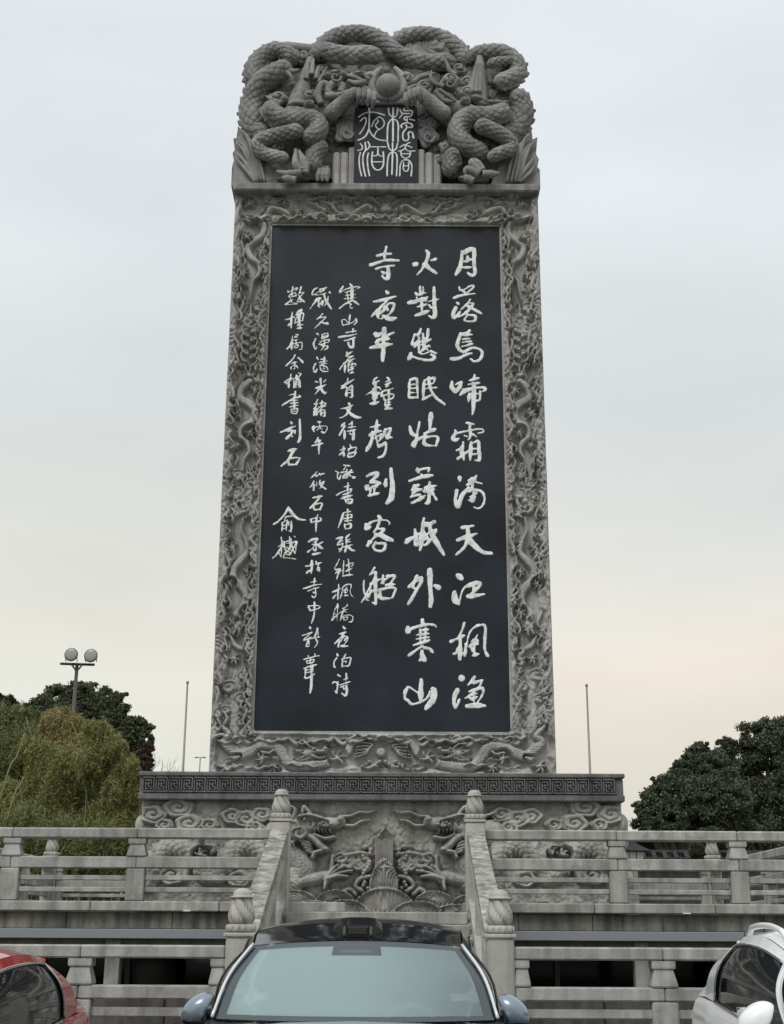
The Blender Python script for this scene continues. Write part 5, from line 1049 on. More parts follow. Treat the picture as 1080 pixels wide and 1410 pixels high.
def run(label, posts, y, zb, ends=(), group=None, name='stone_balustrade', depth=.17, axis='x', fine=True):
    """one balustrade in a straight line: posts = centres along the axis; rails are cut at each post"""
    root = empty(name, (0, 0, 0), label, 'balustrade', group)
    z = {'slot': zb, 'mid0': zb+.388, 'mid1': zb+.528, 'cup': zb+.70, 'top': zb+.871}
    def put(nm, a0, a1, d, z0, z1, mat, b=.012):
        if axis == 'x': return link(nm, boxmesh(a1-a0, d, z1-z0, mat, b), root, ((a0+a1)/2, y+_rk.uniform(-.004, .004), (z0+z1)/2+_rk.uniform(-.0015, .0015)), (0, _rk.uniform(-.0012, .0012), _rk.uniform(-.002, .002)))
        return link(nm, boxmesh(d, a1-a0, z1-z0, mat, b), root, (y, (a0+a1)/2, (z0+z1)/2))
    for i in range(len(posts)-1):
        a, b = posts[i], posts[i+1]; e0 = .0025; 
        put('top_rail', a+e0, b-e0, depth+.02, zb+.745, zb+.871, M['rail'], .016)
        put('mid_rail', a+e0, b-e0, depth, zb+.388, zb+.528, M['rail'])
        a_ = a+(.11 if i or a not in ends else .0); b_ = b-.11
        put('slat', a_, b_, .07, zb+.245, zb+.305, M['rail'], .008)
        put('slat', a_, b_, .07, zb+.105, zb+.165, M['rail'], .008)
    for i, p in enumerate(posts):
        if p in ends:
            s = 1 if i == 0 else -1
            loc = (p+s*.03, y, zb+.530) if axis == 'x' else (y, p+s*.03, zb+.530)
            link('cup_support', mhalf, root, loc, (0, 0, 0 if axis == 'x' else math.pi/2), (1, 1, 1.24))
            continue
        put('post', p-.112, p+.112, depth-.01, zb+.002, zb+.386, M['rail'])
        link('cup_support', mcup, root, (p, y, zb+.530) if axis == 'x' else (y, p, zb+.530), (0, 0, 0 if axis == 'x' else math.pi/2), (1, 1, 1.24))
    return root
YF, ZF = 17.0, 2.014
nl, nr = -1.355, 1.045
run('upper stone balustrade on the terrace edge, left of the stairs', [-7.8, -6.24, -4.69, -3.14, nl-.125], YF, ZF, ends=(nl-.125,), group='balustrades of the terrace')
run('upper stone balustrade on the terrace edge, right of the stairs', [nr+.125, 2.813, 4.312, 5.86, 7.4], YF, ZF, ends=(nr+.125,), group='balustrades of the terrace')
# far end of the terrace
YB = 24.5; xbl, xbr = P(72, 1170, YB)[0], P(980, 1165, YB)[0]
bl = run('side balustrade at the far left of the terrace, running back to a corner post', [17.3, 19.1, 20.9, 22.7, YB-.13], xbl-.0, ZF-.0, group='balustrades of the terrace', axis='y')
br = run('side balustrade at the far right of the terrace, running back to a corner post', [17.3, 19.1, 20.9, 22.7, YB-.13], xbr+.0, ZF-.0, group='balustrades of the terrace', axis='y')
rr_ = run('rear stone balustrade of the terrace, seen behind the pedestal through the front rails', [xbl+.13]+[xbl+.13+(xbr-xbl-.26)*i/6 for i in range(1, 6)]+[xbr-.13], YB, ZF, group='balustrades of the terrace')
for xs in (xbl, xbr):
    for j in range(5): link('kerb_stone', boxmesh(.36, 1.42, .12, M['rail'], .012), terr, (xs, 17.36+.71+j*1.43, 1.951))
for j in range(8): link('kerb_stone', boxmesh((xbr-xbl-.4)/8-.008, .36, .12, M['rail'], .012), terr, (xbl+.2+(xbr-xbl-.4)*(j+.5)/8, YB, 1.951))
box('side_wall', -8.12, -7.9, 17.35, 25.9, 0, 1.498, M['terrace'], wl, .02); box('side_wall', 7.7, 7.92, 17.35, 25.9, 0, 1.498, M['terrace'], wl, .02)
newel(bl, xbl, YB, 1.89, 2.93); newel(br, xbr, YB, 1.89, 2.93)
for xx_ in (xbl, xbr): 
    pass
# lower balustrade in front
YL, ZL = 12.0, .66
def runlow(label, posts, ends):
    root = empty('stone_balustrade', (0, 0, 0), label, 'balustrade', 'lower balustrades along the car park')
    def put(nm, a0, a1, d, z0, z1, b=.012): return link(nm, boxmesh(a1-a0, d, z1-z0, M['rail'], b), root, ((a0+a1)/2, YL, (z0+z1)/2))
    for i in range(len(posts)-1):
        a, b = posts[i], posts[i+1]
        put('top_rail', a+.0025, b-.0025, .19, 1.424, 1.532, .014); put('mid_rail', a+.0025, b-.0025, .17, 1.096, 1.207)
        put('slat', a+.05, b-.05, .07, .955, 1.03, .008); put('slat', a+.05, b-.05, .07, .80, .87, .008)
    for p in posts:
        if p in ends: 
            s = 1 if p == posts[0] else -1
            link('cup_support', cl_half, root, (p+s*.065, YL, 1.209)); continue
        put('post', p-.112, p+.112, .16, .60, 1.094); link('cup_support', cl_full, root, (p, YL, 1.209))
cl_full = cupmesh(.213, .20, .17); cl_half = cupmesh(.213, .125, .17)
lnx, rnx = P(330, 1340, 12.0)[0], P(689, 1340, 12.0)[0]
runlow('lower stone balustrade behind the red car, left of the stairs', [-8.6, -7.1, -5.6, -4.1, -2.636, lnx-.115], (lnx-.115,))
runlow('lower stone balustrade behind the white car, right of the stairs', [rnx+.115, 2.331, 3.85, 5.35, 6.85, 8.3], (rnx+.115,))
box('base_course', -8.6, lnx-.13, YL-.14, YL+.14, .605, .66, M['rail'], terr, .01); box('base_course', rnx+.13, 8.3, YL-.14, YL+.14, .605, .66, M['rail'], terr, .01)
# stair balustrades: lower newel, sloping handrail, panels with openings, upper newel
def stair_side(xl, xu, label):
    root = empty('stair_balustrade', (0, 0, 0), label, 'stair balustrade', 'balustrades either side of the stairs')
    newel(root, xl, 12.0, .58, 1.60, .232); newel(root, xu, 16.8, 1.9, 2.955)
    a = np.array([xl*.55+xu*.45+(xu-xl)*-.42, 12.12, 0]); b = np.array([xu, 16.68, 0])
    za, zb = 1.545, 2.855
    def slope(nm, o0, o1, w, t0=0., t1=1., mat=None, ang=0):
        """bar parallel to the flight, between heights o0..o1 below the rail top"""
        p0 = a*(1-t0)+b*t0; p1 = a*(1-t1)+b*t1; z0 = za+(zb-za)*t0; z1 = za+(zb-za)*t1
        v = []
        for p, z in ((p0, z0), (p1, z1)):
            for dx in (-w/2, w/2):
                for o in (o1, o0): v.append((p[0]+dx, p[1], z-o))
        return ob(nm, v, [[0, 2, 3, 1], [4, 5, 7, 6], [0, 1, 5, 4], [2, 6, 7, 3], [1, 3, 7, 5], [0, 4, 6, 2]], mat or M['newel'], root)
    for t0, t1 in ((.0, .36), (.363, .68), (.683, 1.0)): slope('handrail', 0, .115, .205, t0, t1, M['raildirt'])
    slope('mid_rail', .33, .44, .15, 0, 1); slope('slat', .56, .60, .06, 0, 1); slope('base_rail', .80, .92, .19, 0, 1)
    for t in (.0, .345, .67, .965):
        slope('post', .441, .798, .14, t, t+.05); slope('cup_support', .116, .328, .16, t+.005, t+.045)
    return root
stair_side(lnx, nl, 'pale stone stair balustrade with mottled handrail and vase finials, left side of the stairs')
stair_side(rnx, nr, 'pale stone stair balustrade with mottled handrail and vase finials, right side of the stairs')
# little signs of use: litter on the kerb
lt = plain('white_paper', (.75, .75, .72), .6)
for px_, lb in ((257, 'small white wrapper lying on the terrace kerb, left of the stairs'), (945, 'small white wrapper lying on the terrace kerb, right of the stairs')):
    xa, za = P(px_, 1259, 16.9); o = box('paper_wrapper', xa-.04, xa+.05, 16.86, 16.92, 1.893, 1.905, lt, None, .003); tag(o, lb, 'litter')

# =================================================================== BACKGROUND STRUCTURES
brick = stone('dark_brick', (.045, .045, .046), (.08, .078, .075), scale=5, bump=.4, streak=.5)
tile = stone('grey_roof_tile', (.03, .031, .034), (.055, .055, .06), scale=6, bump=.4, streak=.3)
def wall_run(label, x0, x1, y, z1):
    root = empty('garden_wall', (0, 0, 0), label, 'wall')
    box('wall_face', x0, x1, y, y+.35, 0, z1, brick, root, .01)
    gm = Geo()
    n = int((x1-x0)/.26)
    for i in range(n):
        xx = x0+.13+i*.26; gm.tube([(xx, y-.2, z1-.04), (xx, y+.17, z1+.16)], .06, 6); gm.tube([(xx, y+.55, z1-.04), (xx, y+.17, z1+.16)], .06, 6)
    o = gm.ob('roof_tile', tile, root); o['kind'] = 'stuff'
    box('tile_bed', x0, x1, y-.18, y+.53, z1-.1, z1+.03, tile, root, .01); box('ridge', x0, x1, y+.11, y+.23, z1+.13, z1+.21, tile, root, .02)
wx0 = P(700, 1140, 33)[0]
wall_run('dark brick garden wall with grey tile coping, behind the terrace on the right', wx0, 17, 33, 3.45)
wall_run('low dark brick garden wall with grey tile coping, behind the terrace on the left', -18, P(330, 1140, 35)[0], 35, 2.55)
xw = P(868, 1140, 44)[0]
hs = empty('tiled_hall', (0, 0, 0), 'low dark hall with a tiled roof, behind the pedestal under the big evergreen', 'building')
box('wall', xw-4, xw+6, 45, 49, 0, 4.7, brick, hs, .01)
rv = [(xw-4.6, 44.2, 4.75), (xw+6.6, 44.2, 4.75), (xw+6.6, 47, 5.15), (xw-4.6, 47, 5.15), (xw+6.6, 49.8, 4.75), (xw-4.6, 49.8, 4.75), (xw-4.6, 44.2, 4.6), (xw+6.6, 44.2, 4.6), (xw+6.6, 49.8, 4.6), (xw-4.6, 49.8, 4.6)]
ob('roof', rv, [[0, 1, 2, 3], [3, 2, 4, 5], [0, 6, 7, 1], [5, 4, 8, 9], [6, 9, 8, 7], [1, 7, 8, 4, 2], [0, 3, 5, 9, 6]], tile, hs)
lx, lz = P(870, 1176, 30)
ln = empty('stone_lantern', (lx, 30, 0), 'small stone lantern with a pale light box and dark curled roof, right of the pedestal', 'lantern')
link('shaft', boxmesh(.2, .2, lz-.15, M['rail'], .02), ln, (0, 0, (lz-.15)/2)); 
for k in (-1, 0, 1): link('light_box', boxmesh(.14, .3, .2, plain('pale_box', (.6, .6, .56), .6) if k == -1 else bpy.data.materials['pale_box'], .01), ln, (k*.155, 0, lz-.05))
link('roof', mesh('lantern_roof', [(-.38, -.3, .0), (.38, -.3, 0), (.38, .3, 0), (-.38, .3, 0), (-.2, -.12, .11), (.2, -.12, .11), (.2, .12, .11), (-.2, .12, .11), (0, 0, .24)], [[3, 2, 1, 0], [0, 1, 5, 4], [1, 2, 6, 5], [2, 3, 7, 6], [3, 0, 4, 7], [4, 5, 8], [5, 6, 8], [6, 7, 8], [7, 4, 8]], tile), ln, (0, 0, lz+.06))

# poles
steel = plain('galvanised_pole', (.22, .22, .22), .5, .4); pole_m = plain('flag_pole', (.24, .20, .19), .45, .3)
def flagpole(px_, pt, D, label, tip=.06):
    x, z = P(px_, pt, D); root = empty('flagpole', (x, D, 0), label, 'flagpole', 'flagpoles behind the stele')
    v, f = tube_geo([(0, 0, 0), (0, 0, z*.5), (0, 0, z)], [.055, .045, .03], 10); ob('pole', v, f, pole_m, root, True)
    v, f = ellipsoid((0, 0, z+.03), (.05, .05, .06), 8, 12); ob('finial_ball', v, f, steel, root, True)
    ob('cleat', *tube_geo([(.05, 0, 1.2), (.12, 0, 1.2)], .02, 6), steel, root)
flagpole(258.5, 941, 45, 'bare thin flagpole standing left of the stele'); flagpole(808, 945, 45, 'bare thin flagpole standing right of the stele')
# flood light mast
frm2 = plain('dark_mast', (.07, .065, .06), .6)
D = 45; x, z = P(106.5, 914, D)
ms_ = empty('floodlight_mast', (x, D, 0), 'tall dark mast with two round floodlights on a crossbar, rising from the trees', 'light mast')
ob('mast', *tube_geo([(0, 0, 0), (0, 0, z)], [.10, .06], 12), frm2, ms_, True)
ob('crossbar', *tube_geo([(-.58, 0, z), (.60, 0, z-.03)], .045, 8), frm, ms_, True)
ob('bracket', *tube_geo([(-.2, 0, z), (0, 0, z-.28), (.2, 0, z)], .04, 8), steel, ms_, True)
lens = plain('floodlight_glass', (.30, .32, .30), .25); rimm = plain('floodlight_rim', (.22, .2, .17), .4, .5)
for i, (px_, py_) in enumerate(((98.5, 901.5), (125.5, 903))):
    lx, lz = P(px_, py_, D-.3)
    o = ob('floodlight', *tube_geo([(0, .32, 0), (0, .1, 0), (0, -.02, 0)], [.1, .2, .235], 28), rimm, ms_, True, loc=(lx-x, -.3, lz))
    v, f = ellipsoid((0, -.03, 0), (.205, .035, .205), 10, 28); ob('lens', v, f, lens, o, True)
    for s in (-1, 1): ob('yoke', *tube_geo([(s*.2, .02, -.1), (s*.19, .1, z-lz+.02)], .014, 6), steel, o)
# distant street light
D = 80; x, z = P(276, 1043, D); sl_ = empty('street_lamp', (x, D, 0), 'tiny distant street lamp with a short double head, between the flagpole and the stele', 'street lamp')
ob('pole', *tube_geo([(0, 0, 0), (0, 0, z)], [.05, .03], 8), steel, sl_); ob('lamp_arm', *tube_geo([(-.3, 0, z), (.3, 0, z)], .02, 6), steel, sl_)
for s in (-1, 1): box('lamp_head', s*.22-.12, s*.22+.12, -.07, .07, z-.03, z+.03, steel, sl_, .02)
# =================================================================== TREES
def leafmat(name, cols, rough=.55, trans=.12):
    m, t, b = new_mat(name); L = t.links.new
    at = N(t, 'ShaderNodeAttribute', attribute_name='tone'); r = N(t, 'ShaderNodeValToRGB')
    e = r.color_ramp.elements
    e[0].color = (*cols[0], 1); e[1].color = (*cols[-1], 1)
    for i, c in enumerate(cols[1:-1]): k = e.new((i+1)/(len(cols)-1)); k.color = (*c, 1)
    L(at.outputs['Fac'], r.inputs[0]); L(r.outputs[0], b.inputs['Base Color']); setp(b, Roughness=rough)
    b.inputs['Specular IOR Level'].default_value = .25
    tr = N(t, 'ShaderNodeBsdfTranslucent'); L(r.outputs[0], tr.inputs[0]); mx = N(t, 'ShaderNodeMixShader'); mx.inputs[0].default_value = trans
    o = t.nodes['Material Output']; L(b.outputs[0], mx.inputs[1]); L(tr.outputs[0], mx.inputs[2]); L(mx.outputs[0], o.inputs['Surface'])
    return m
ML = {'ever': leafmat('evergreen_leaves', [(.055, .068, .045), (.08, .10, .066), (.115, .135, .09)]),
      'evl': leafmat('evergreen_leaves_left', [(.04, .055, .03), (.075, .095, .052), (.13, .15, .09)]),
      'bam': leafmat('bamboo_leaves', [(.13, .16, .05), (.235, .245, .09), (.40, .385, .18)], trans=.25),
      'bamr': leafmat('rusty_bamboo_leaves', [(.20, .17, .065), (.31, .27, .11), (.42, .37, .19)], trans=.25),
      'bamd': leafmat('dark_bamboo_leaves', [(.10, .13, .05), (.18, .21, .085), (.30, .32, .15)], trans=.25),
      'red': leafmat('dark_red_leaves', [(.05, .034, .034), (.09, .06, .05), (.12, .09, .07)])}
barkm = stone('bark', (.05, .042, .034), (.1, .088, .07), scale=6, bump=.5, fine=30, streak=.1)
culm = plain('bamboo_culm', (.22, .24, .12), .5); twig = plain('bare_twig', (.09, .075, .065), .8)
def leaves(name, cen, rad, n, size, mat, parent, asp=.55, seed=0, droop=0.0, sub=26, inner=.25, spread=1.0, tall=(1, 1, .72)):
    """leaf-sized faces in clumps through a crown; cen, rad: lists of lobes"""
    r = np.random.default_rng(seed); cen = np.array(cen, float); rad = np.array(rad, float)
    w = rad[:, 0]*rad[:, 2]; w /= w.sum()
    k = r.choice(len(cen), sub*len(cen), p=w)          # clump centres on the lobes' shells
    d = r.normal(size=(len(k), 3)); d /= np.linalg.norm(d, axis=1)[:, None]
    cl = cen[k]+d*rad[k]*(1-inner*r.random(len(k))[:, None]**1.5+.09*r.normal(size=(len(k), 1))); cs = (.16+.22*r.random(len(k)))*rad[k].mean(1)*spread
    ct = r.random(len(k))
    j = r.integers(0, len(k), n); e = r.normal(size=(n, 3)); e *= (np.abs(r.normal(size=n))**.5/np.linalg.norm(e, axis=1))[:, None]
    p = cl[j]+e*cs[j][:, None]*np.array(tall)
    a = r.normal(size=(n, 3)); a[:, 2] -= droop*2; a /= np.linalg.norm(a, axis=1)[:, None]
    b = np.cross(a, r.normal(size=(n, 3))); b /= np.linalg.norm(b, axis=1)[:, None]
    s = size*(.6+.8*r.random(n))[:, None]
    nn = np.cross(a, b)
    V = np.stack([p-a*s, p+b*s*asp+nn*s*.1, p+a*s, p-b*s*asp+nn*s*.1], 1).reshape(-1, 3)
    F = np.arange(4*n).reshape(n, 4)
    me = mesh(name, V, F, mat); at = me.attributes.new('tone', 'FLOAT', 'POINT')
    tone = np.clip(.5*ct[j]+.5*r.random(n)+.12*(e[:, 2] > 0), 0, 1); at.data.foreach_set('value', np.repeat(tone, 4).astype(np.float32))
    return link(name, me, parent)
def lobes(px, D, seed, depth=.8, squash=.85):
    """lobes from (x, y, r) in the photograph at distance D"""
    c = []; q = []; r_ = np.random.default_rng(seed)
    for a, b, rr in px:
        x, z = P(a, b, D); k = P(a+1, b, D)[0]-P(a, b, D)[0]
        c.append((x, D+r_.uniform(-.6, .6)*rr*k, z)); q.append((rr*k, rr*k*depth, rr*k*squash))
    return c, q
def tree(label, name, px, D, n, size, mat, seed, trunk, asp=.55, group=None, **kw):
    c, q = lobes(px, D, seed); ca = np.array(c); bx = trunk if trunk is not None else ca[:, 0].mean()
    root = empty(name, (bx, D, 0), label, 'tree', group)
    cc = [(a-bx, b-D, c_) for a, b, c_ in c]
    leaves('crown', cc, q, n, size, mat, root, asp, seed, **kw)
    top = ca[:, 2].max(); g_ = Geo(); zt = top*.8
    g_.tube(smooth_path([(0, 0, 0), (.15, 0, zt*.35), (-.1, .1, zt*.7), (.05, 0, zt)], 6), np.linspace(.32, .1, 19), 10)
    g_.ob('trunk', barkm, root, True)
    g2 = Geo(); r_ = random.Random(seed)
    for a, b, c_ in cc:
        z0 = min(c_*.6, zt*.9); g2.tube(smooth_path([(0, 0, z0*.8), (a*.5, b*.5, (z0+c_)*.5), (a, b, c_)], 4), np.linspace(.13, .03, 9), 6)
    g2.ob('limbs', barkm, root, True)
    return root
# right side: two big evergreens
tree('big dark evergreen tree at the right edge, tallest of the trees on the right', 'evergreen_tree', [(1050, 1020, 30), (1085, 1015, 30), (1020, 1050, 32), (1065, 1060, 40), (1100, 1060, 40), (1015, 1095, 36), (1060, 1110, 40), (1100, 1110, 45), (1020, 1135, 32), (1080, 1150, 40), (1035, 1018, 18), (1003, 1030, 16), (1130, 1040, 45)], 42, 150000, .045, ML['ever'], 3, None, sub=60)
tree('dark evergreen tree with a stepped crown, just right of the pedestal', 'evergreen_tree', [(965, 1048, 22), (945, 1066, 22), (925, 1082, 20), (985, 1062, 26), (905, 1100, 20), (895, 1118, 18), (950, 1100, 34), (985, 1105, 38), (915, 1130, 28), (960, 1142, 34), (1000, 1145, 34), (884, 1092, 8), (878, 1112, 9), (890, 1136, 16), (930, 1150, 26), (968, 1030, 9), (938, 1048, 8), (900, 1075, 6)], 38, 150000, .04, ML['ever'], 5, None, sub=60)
# left side evergreens
tree('broad dark evergreen with a rounded crown behind the floodlight mast', 'evergreen_tree', [(105, 958, 20), (125, 952, 18), (80, 965, 22), (60, 968, 16), (150, 962, 17), (160, 975, 16), (120, 980, 28), (150, 1000, 26), (90, 990, 28), (55, 990, 22), (45, 975, 12), (130, 1020, 30), (168, 958, 7)], 50, 110000, .048, ML['evl'], 8, None, sub=60)
tree('grey-green evergreen on the right flank of the left grove', 'evergreen_tree', [(185, 1000, 15), (198, 1002, 11), (200, 1018, 12), (178, 1015, 18), (192, 1035, 14), (180, 1050, 18), (170, 1030, 20), (185, 1070, 16), (202, 1030, 8)], 47, 36000, .06, ML['evl'], 12, None, sub=60)
tree('dark reddish shrub-like tree at the edge of the left grove beside the bare twigs', 'small_tree', [(197, 1040, 10), (203, 1030, 8), (192, 1052, 11), (204, 1050, 7), (190, 1070, 12), (200, 1062, 8)], 44, 11000, .065, ML['red'], 14, None, sub=40)
tree('leafy tree top at the left edge of the photo, behind the bamboo', 'leafy_tree', [(10, 975, 14), (-10, 968, 16), (5, 1000, 24), (25, 985, 10), (-20, 1000, 25), (16, 964, 5)], 46, 20000, .08, ML['evl'], 16, None, sub=60)
# bamboo clumps
def bamboo(label, px, D, n, mat, seed, stalks, droop=.25):
    c, q = lobes(px, D, seed, depth=.9, squash=1.0); ca = np.array(c); bx = ca[:, 0].mean()
    root = empty('bamboo_clump', (bx, D, 0), label, 'bamboo', 'bamboo clumps left of the pedestal')
    leaves('foliage', [(a-bx, b-D, d) for a, b, d in c], q, int(n*3.6), .047, mat, root, .17, seed, droop=droop, sub=260, inner=.75, spread=1.0, tall=(.55, .55, 1.7))
    r_ = random.Random(seed)
    for k in range(stalks):
        t = ca[r_.randrange(len(ca))]; s = r_.uniform(-1, 1); x0 = (t[0]-bx)*.85+r_.uniform(-.5, .5)
        pth = smooth_path([(x0, s*.6, 0), (x0+(t[0]-bx-x0)*.3, s*.6, t[2]*.45), (t[0]-bx+r_.uniform(-.2, .2), s*.3, t[2]*.85), (t[0]-bx+r_.uniform(-.5, .5), s*.3, t[2]+.2)], 5)
        ob('culm', *tube_geo(pth, np.linspace(.016, .006, len(pth)), 6), culm, root, True)
bamboo('dark green bamboo clump at the left edge of the photo', [(20, 995, 22), (0, 990, 20), (40, 1000, 18), (32, 985, 9), (12, 980, 8), (50, 985, 9), (5, 1040, 34), (40, 1040, 34), (10, 1080, 36), (-25, 1040, 40), (30, 1105, 34), (0, 1130, 34), (45, 1140, 34)], 33, 30000, ML['bamd'], 21, 12)
bamboo('rusty yellow-brown bamboo clump with a rounded top under the mast', [(80, 990, 13), (90, 982, 7), (72, 985, 7), (75, 1005, 18), (98, 1010, 20), (60, 1022, 16), (115, 1032, 18), (85, 1035, 24), (64, 1000, 10), (105, 998, 9)], 32, 24000, ML['bamr'], 23, 9)
bamboo('dense green bamboo clump in the middle of the grove', [(40, 1030, 14), (56, 1035, 16), (120, 1030, 12), (70, 1060, 30), (100, 1070, 32), (85, 1100, 34), (50, 1090, 30), (115, 1105, 28), (80, 1135, 34), (120, 1140, 28)], 31, 30000, ML['bam'], 25, 12)
bamboo('yellow-green bamboo clump leaning out beside the pedestal', [(135, 1015, 18), (150, 1018, 9), (124, 1005, 10), (140, 1003, 7), (166, 1030, 9), (178, 1048, 8), (190, 1066, 7), (155, 1035, 18), (175, 1065, 18), (150, 1070, 26), (165, 1095, 24), (185, 1100, 12), (180, 1125, 14), (150, 1125, 28), (168, 1145, 24), (130, 1050, 22), (190, 1085, 8)], 30, 34000, ML['bam'], 27, 12)
bamboo('low dark bamboo clump at the foot of the grove behind the balustrade', [(40, 1150, 30), (90, 1160, 30), (140, 1165, 26), (10, 1160, 30), (65, 1175, 28), (115, 1180, 26), (165, 1170, 20), (180, 1185, 14), (20, 1200, 26), (60, 1205, 26), (100, 1205, 26), (140, 1205, 26), (175, 1205, 20)], 28.5, 36000, ML['bamd'], 29, 8)
bamboo('pale green bamboo shoot cluster in the lower left corner of the grove', [(8, 1095, 16), (20, 1120, 16), (5, 1120, 20), (15, 1100, 10)], 29.5, 9000, ML['bam'], 31, 4)
# two long pale culms leaning across the grove
for k, (a, b, c_, lb) in enumerate((((3, 1090), (24, 1040), (34, 1010), 'long pale bamboo stalk leaning across the left grove'), ((14, 1115), (26, 1085), (33, 1070), 'short pale bamboo stalk leaning at the lower left of the grove'))):
    pts = [(P(*q, 28.0)[0], 28.0, P(*q, 28.0)[1]) for q in (a, b, c_)]; base = (pts[0][0]-.9, 28.3, 0)
    o = ob('bamboo_stalk', *tube_geo(smooth_path([base]+pts, 6), .014, 8), culm, None, True); tag(o, lb, 'bamboo')
# bare twigs
def bare(label, px, D, seed, h):
    x, zt = P(*px, D); root = empty('bare_tree', (x, D, 0), label, 'tree'); r_ = random.Random(seed)
    def grow(p, d, L, rad, lv, gm):
        q = [p]
        for i in range(4):
            d = (d+Vector((r_.uniform(-.25, .25), r_.uniform(-.25, .25), r_.uniform(-.05, .2)))).normalized(); q.append(q[-1]+d*L/4)
        gm.tube([tuple(a) for a in q], np.linspace(rad, rad*.55, 5), 5)
        if lv < 4:
            for k in range(3 if lv else 5):
                nd = (d+Vector((r_.uniform(-1, 1), r_.uniform(-.6, .6), r_.uniform(-.2, .6)))).normalized(); grow(q[-1-(k % 3)], nd, L*.68, rad*.55, lv+1, gm)
    ob('trunk', *tube_geo([(0, 0, 0), (.1, 0, zt*.35), (0, 0, zt*.7)], [.12, .08, .06], 8), twig, root)
    gm = Geo(); grow(Vector((0, 0, zt*.68)), Vector((0, 0, 1)), h, .045, 0, gm); gm.ob('branches', twig, root)
bare('bare leafless tree with fine twigs, left of the left flagpole', (243, 1040), 52, 5, .9); bare('bare thin tree with a few twigs sticking out of the left grove', (212, 1032), 48, 8, 1.1)
bare('wispy bare twigs above the left evergreens', (46, 945), 50.5, 9, .7)
# small shrub behind the right corner post
c, q = lobes([(978, 1146, 9), (988, 1150, 8), (966, 1152, 8), (960, 1172, 10), (962, 1188, 9)], 27, 4); bx = np.mean([a[0] for a in c])
sh = empty('shrub', (bx, 27, 0), 'small green shrub behind the right rear corner post', 'shrub')
leaves('foliage', [(a[0]-bx, a[1]-27, a[2]) for a in c], q, 5000, .06, ML['evl'], sh, .4, 44); ob('stem', *tube_geo([(0, 0, 0), (0, 0, 3)], [.06, .03], 6), barkm, sh)
# =================================================================== CARS
def carpaint(name, col, metal=.0, rough=.3, flake=0):
    m = plain(name, col, rough, metal); b = m.node_tree.nodes['Principled BSDF']
    b.inputs['Coat Weight'].default_value = 1; b.inputs['Coat Roughness'].default_value = .04; return m
black = plain('black_trim', (.012, .012, .013), .35); gloss = plain('gloss_black_roof', (.008, .009, .011), .08)
chrome = plain('chrome', (.75, .75, .76), .12, 1.0); rubber = plain('tyre_rubber', (.02, .02, .02), .8); alloy = plain('alloy', (.5, .5, .52), .3, .9)
lampm = plain('headlamp_glass', (.6, .62, .65), .08); mirr = plain('mirror_glass', (.5, .52, .55), .03, 1.0)
tint = plain('tinted_glass', (.012, .014, .015), .04)
tint.node_tree.nodes['Principled BSDF'].inputs['Specular IOR Level'].default_value = .45
def windglass():
    m, t, b = new_mat('windscreen_glass'); L = t.links.new
    nt_ = t.nodes; o = nt_['Material Output']
    gls = N(t, 'ShaderNodeBsdfGlossy'); gls.inputs['Roughness'].default_value = .03; gls.inputs['Color'].default_value = (.86, .95, 1, 1)
    tr = N(t, 'ShaderNodeBsdfTransparent'); tr.inputs['Color'].default_value = (.82, .9, .89, 1)
    fr = N(t, 'ShaderNodeFresnel'); fr.inputs['IOR'].default_value = 2.1
    mx = N(t, 'ShaderNodeMixShader'); L(fr.outputs[0], mx.inputs[0]); L(tr.outputs[0], mx.inputs[1]); L(gls.outputs[0], mx.inputs[2]); L(mx.outputs[0], o.inputs['Surface'])
    return m
wglass = windglass()
def glare_mat():  # pale half-clear diffuse colour, standing in for glare on the windscreen
    m, t, b = new_mat('glare_film'); L = t.links.new; o = t.nodes['Material Output']
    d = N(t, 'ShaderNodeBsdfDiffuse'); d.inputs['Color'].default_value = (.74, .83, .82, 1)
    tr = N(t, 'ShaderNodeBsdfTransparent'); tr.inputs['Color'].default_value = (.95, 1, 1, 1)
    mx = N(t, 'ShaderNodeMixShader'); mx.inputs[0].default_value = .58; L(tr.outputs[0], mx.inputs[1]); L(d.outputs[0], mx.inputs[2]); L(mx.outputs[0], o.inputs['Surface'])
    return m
glare = glare_mat()
inner = plain('cabin_grey', (.10, .105, .11), .7); innerd = plain('cabin_dark', (.03, .031, .034), .6)
def patch(A, B, m, bulge=None):
    """ruled surface between two curves with n samples each, m rows"""
    A = np.asarray(A, float); B = np.asarray(B, float); n = len(A)
    t = np.linspace(0, 1, m+1)[:, None, None]; V = A[None]*(1-t)+B[None]*t
    if bulge is not None:
        u = np.linspace(0, 1, n)[None, :]; tt = np.linspace(0, 1, m+1)[:, None]
        V = V+bulge(tt, u)[..., None]*np.array(1.0) if False else V+bulge(tt, u)
    return V.reshape(-1, 3), gridfaces(m+1, n)
def rs(p, n=24):
    p = smooth_path(p, 8); d = np.concatenate([[0], np.cumsum(np.linalg.norm(np.diff(p, axis=0), axis=1))]); u = np.linspace(0, d[-1], n)
    return np.stack([np.interp(u, d, p[:, i]) for i in range(3)], 1)
def both(fn):
    for s in (1, -1): fn(s)
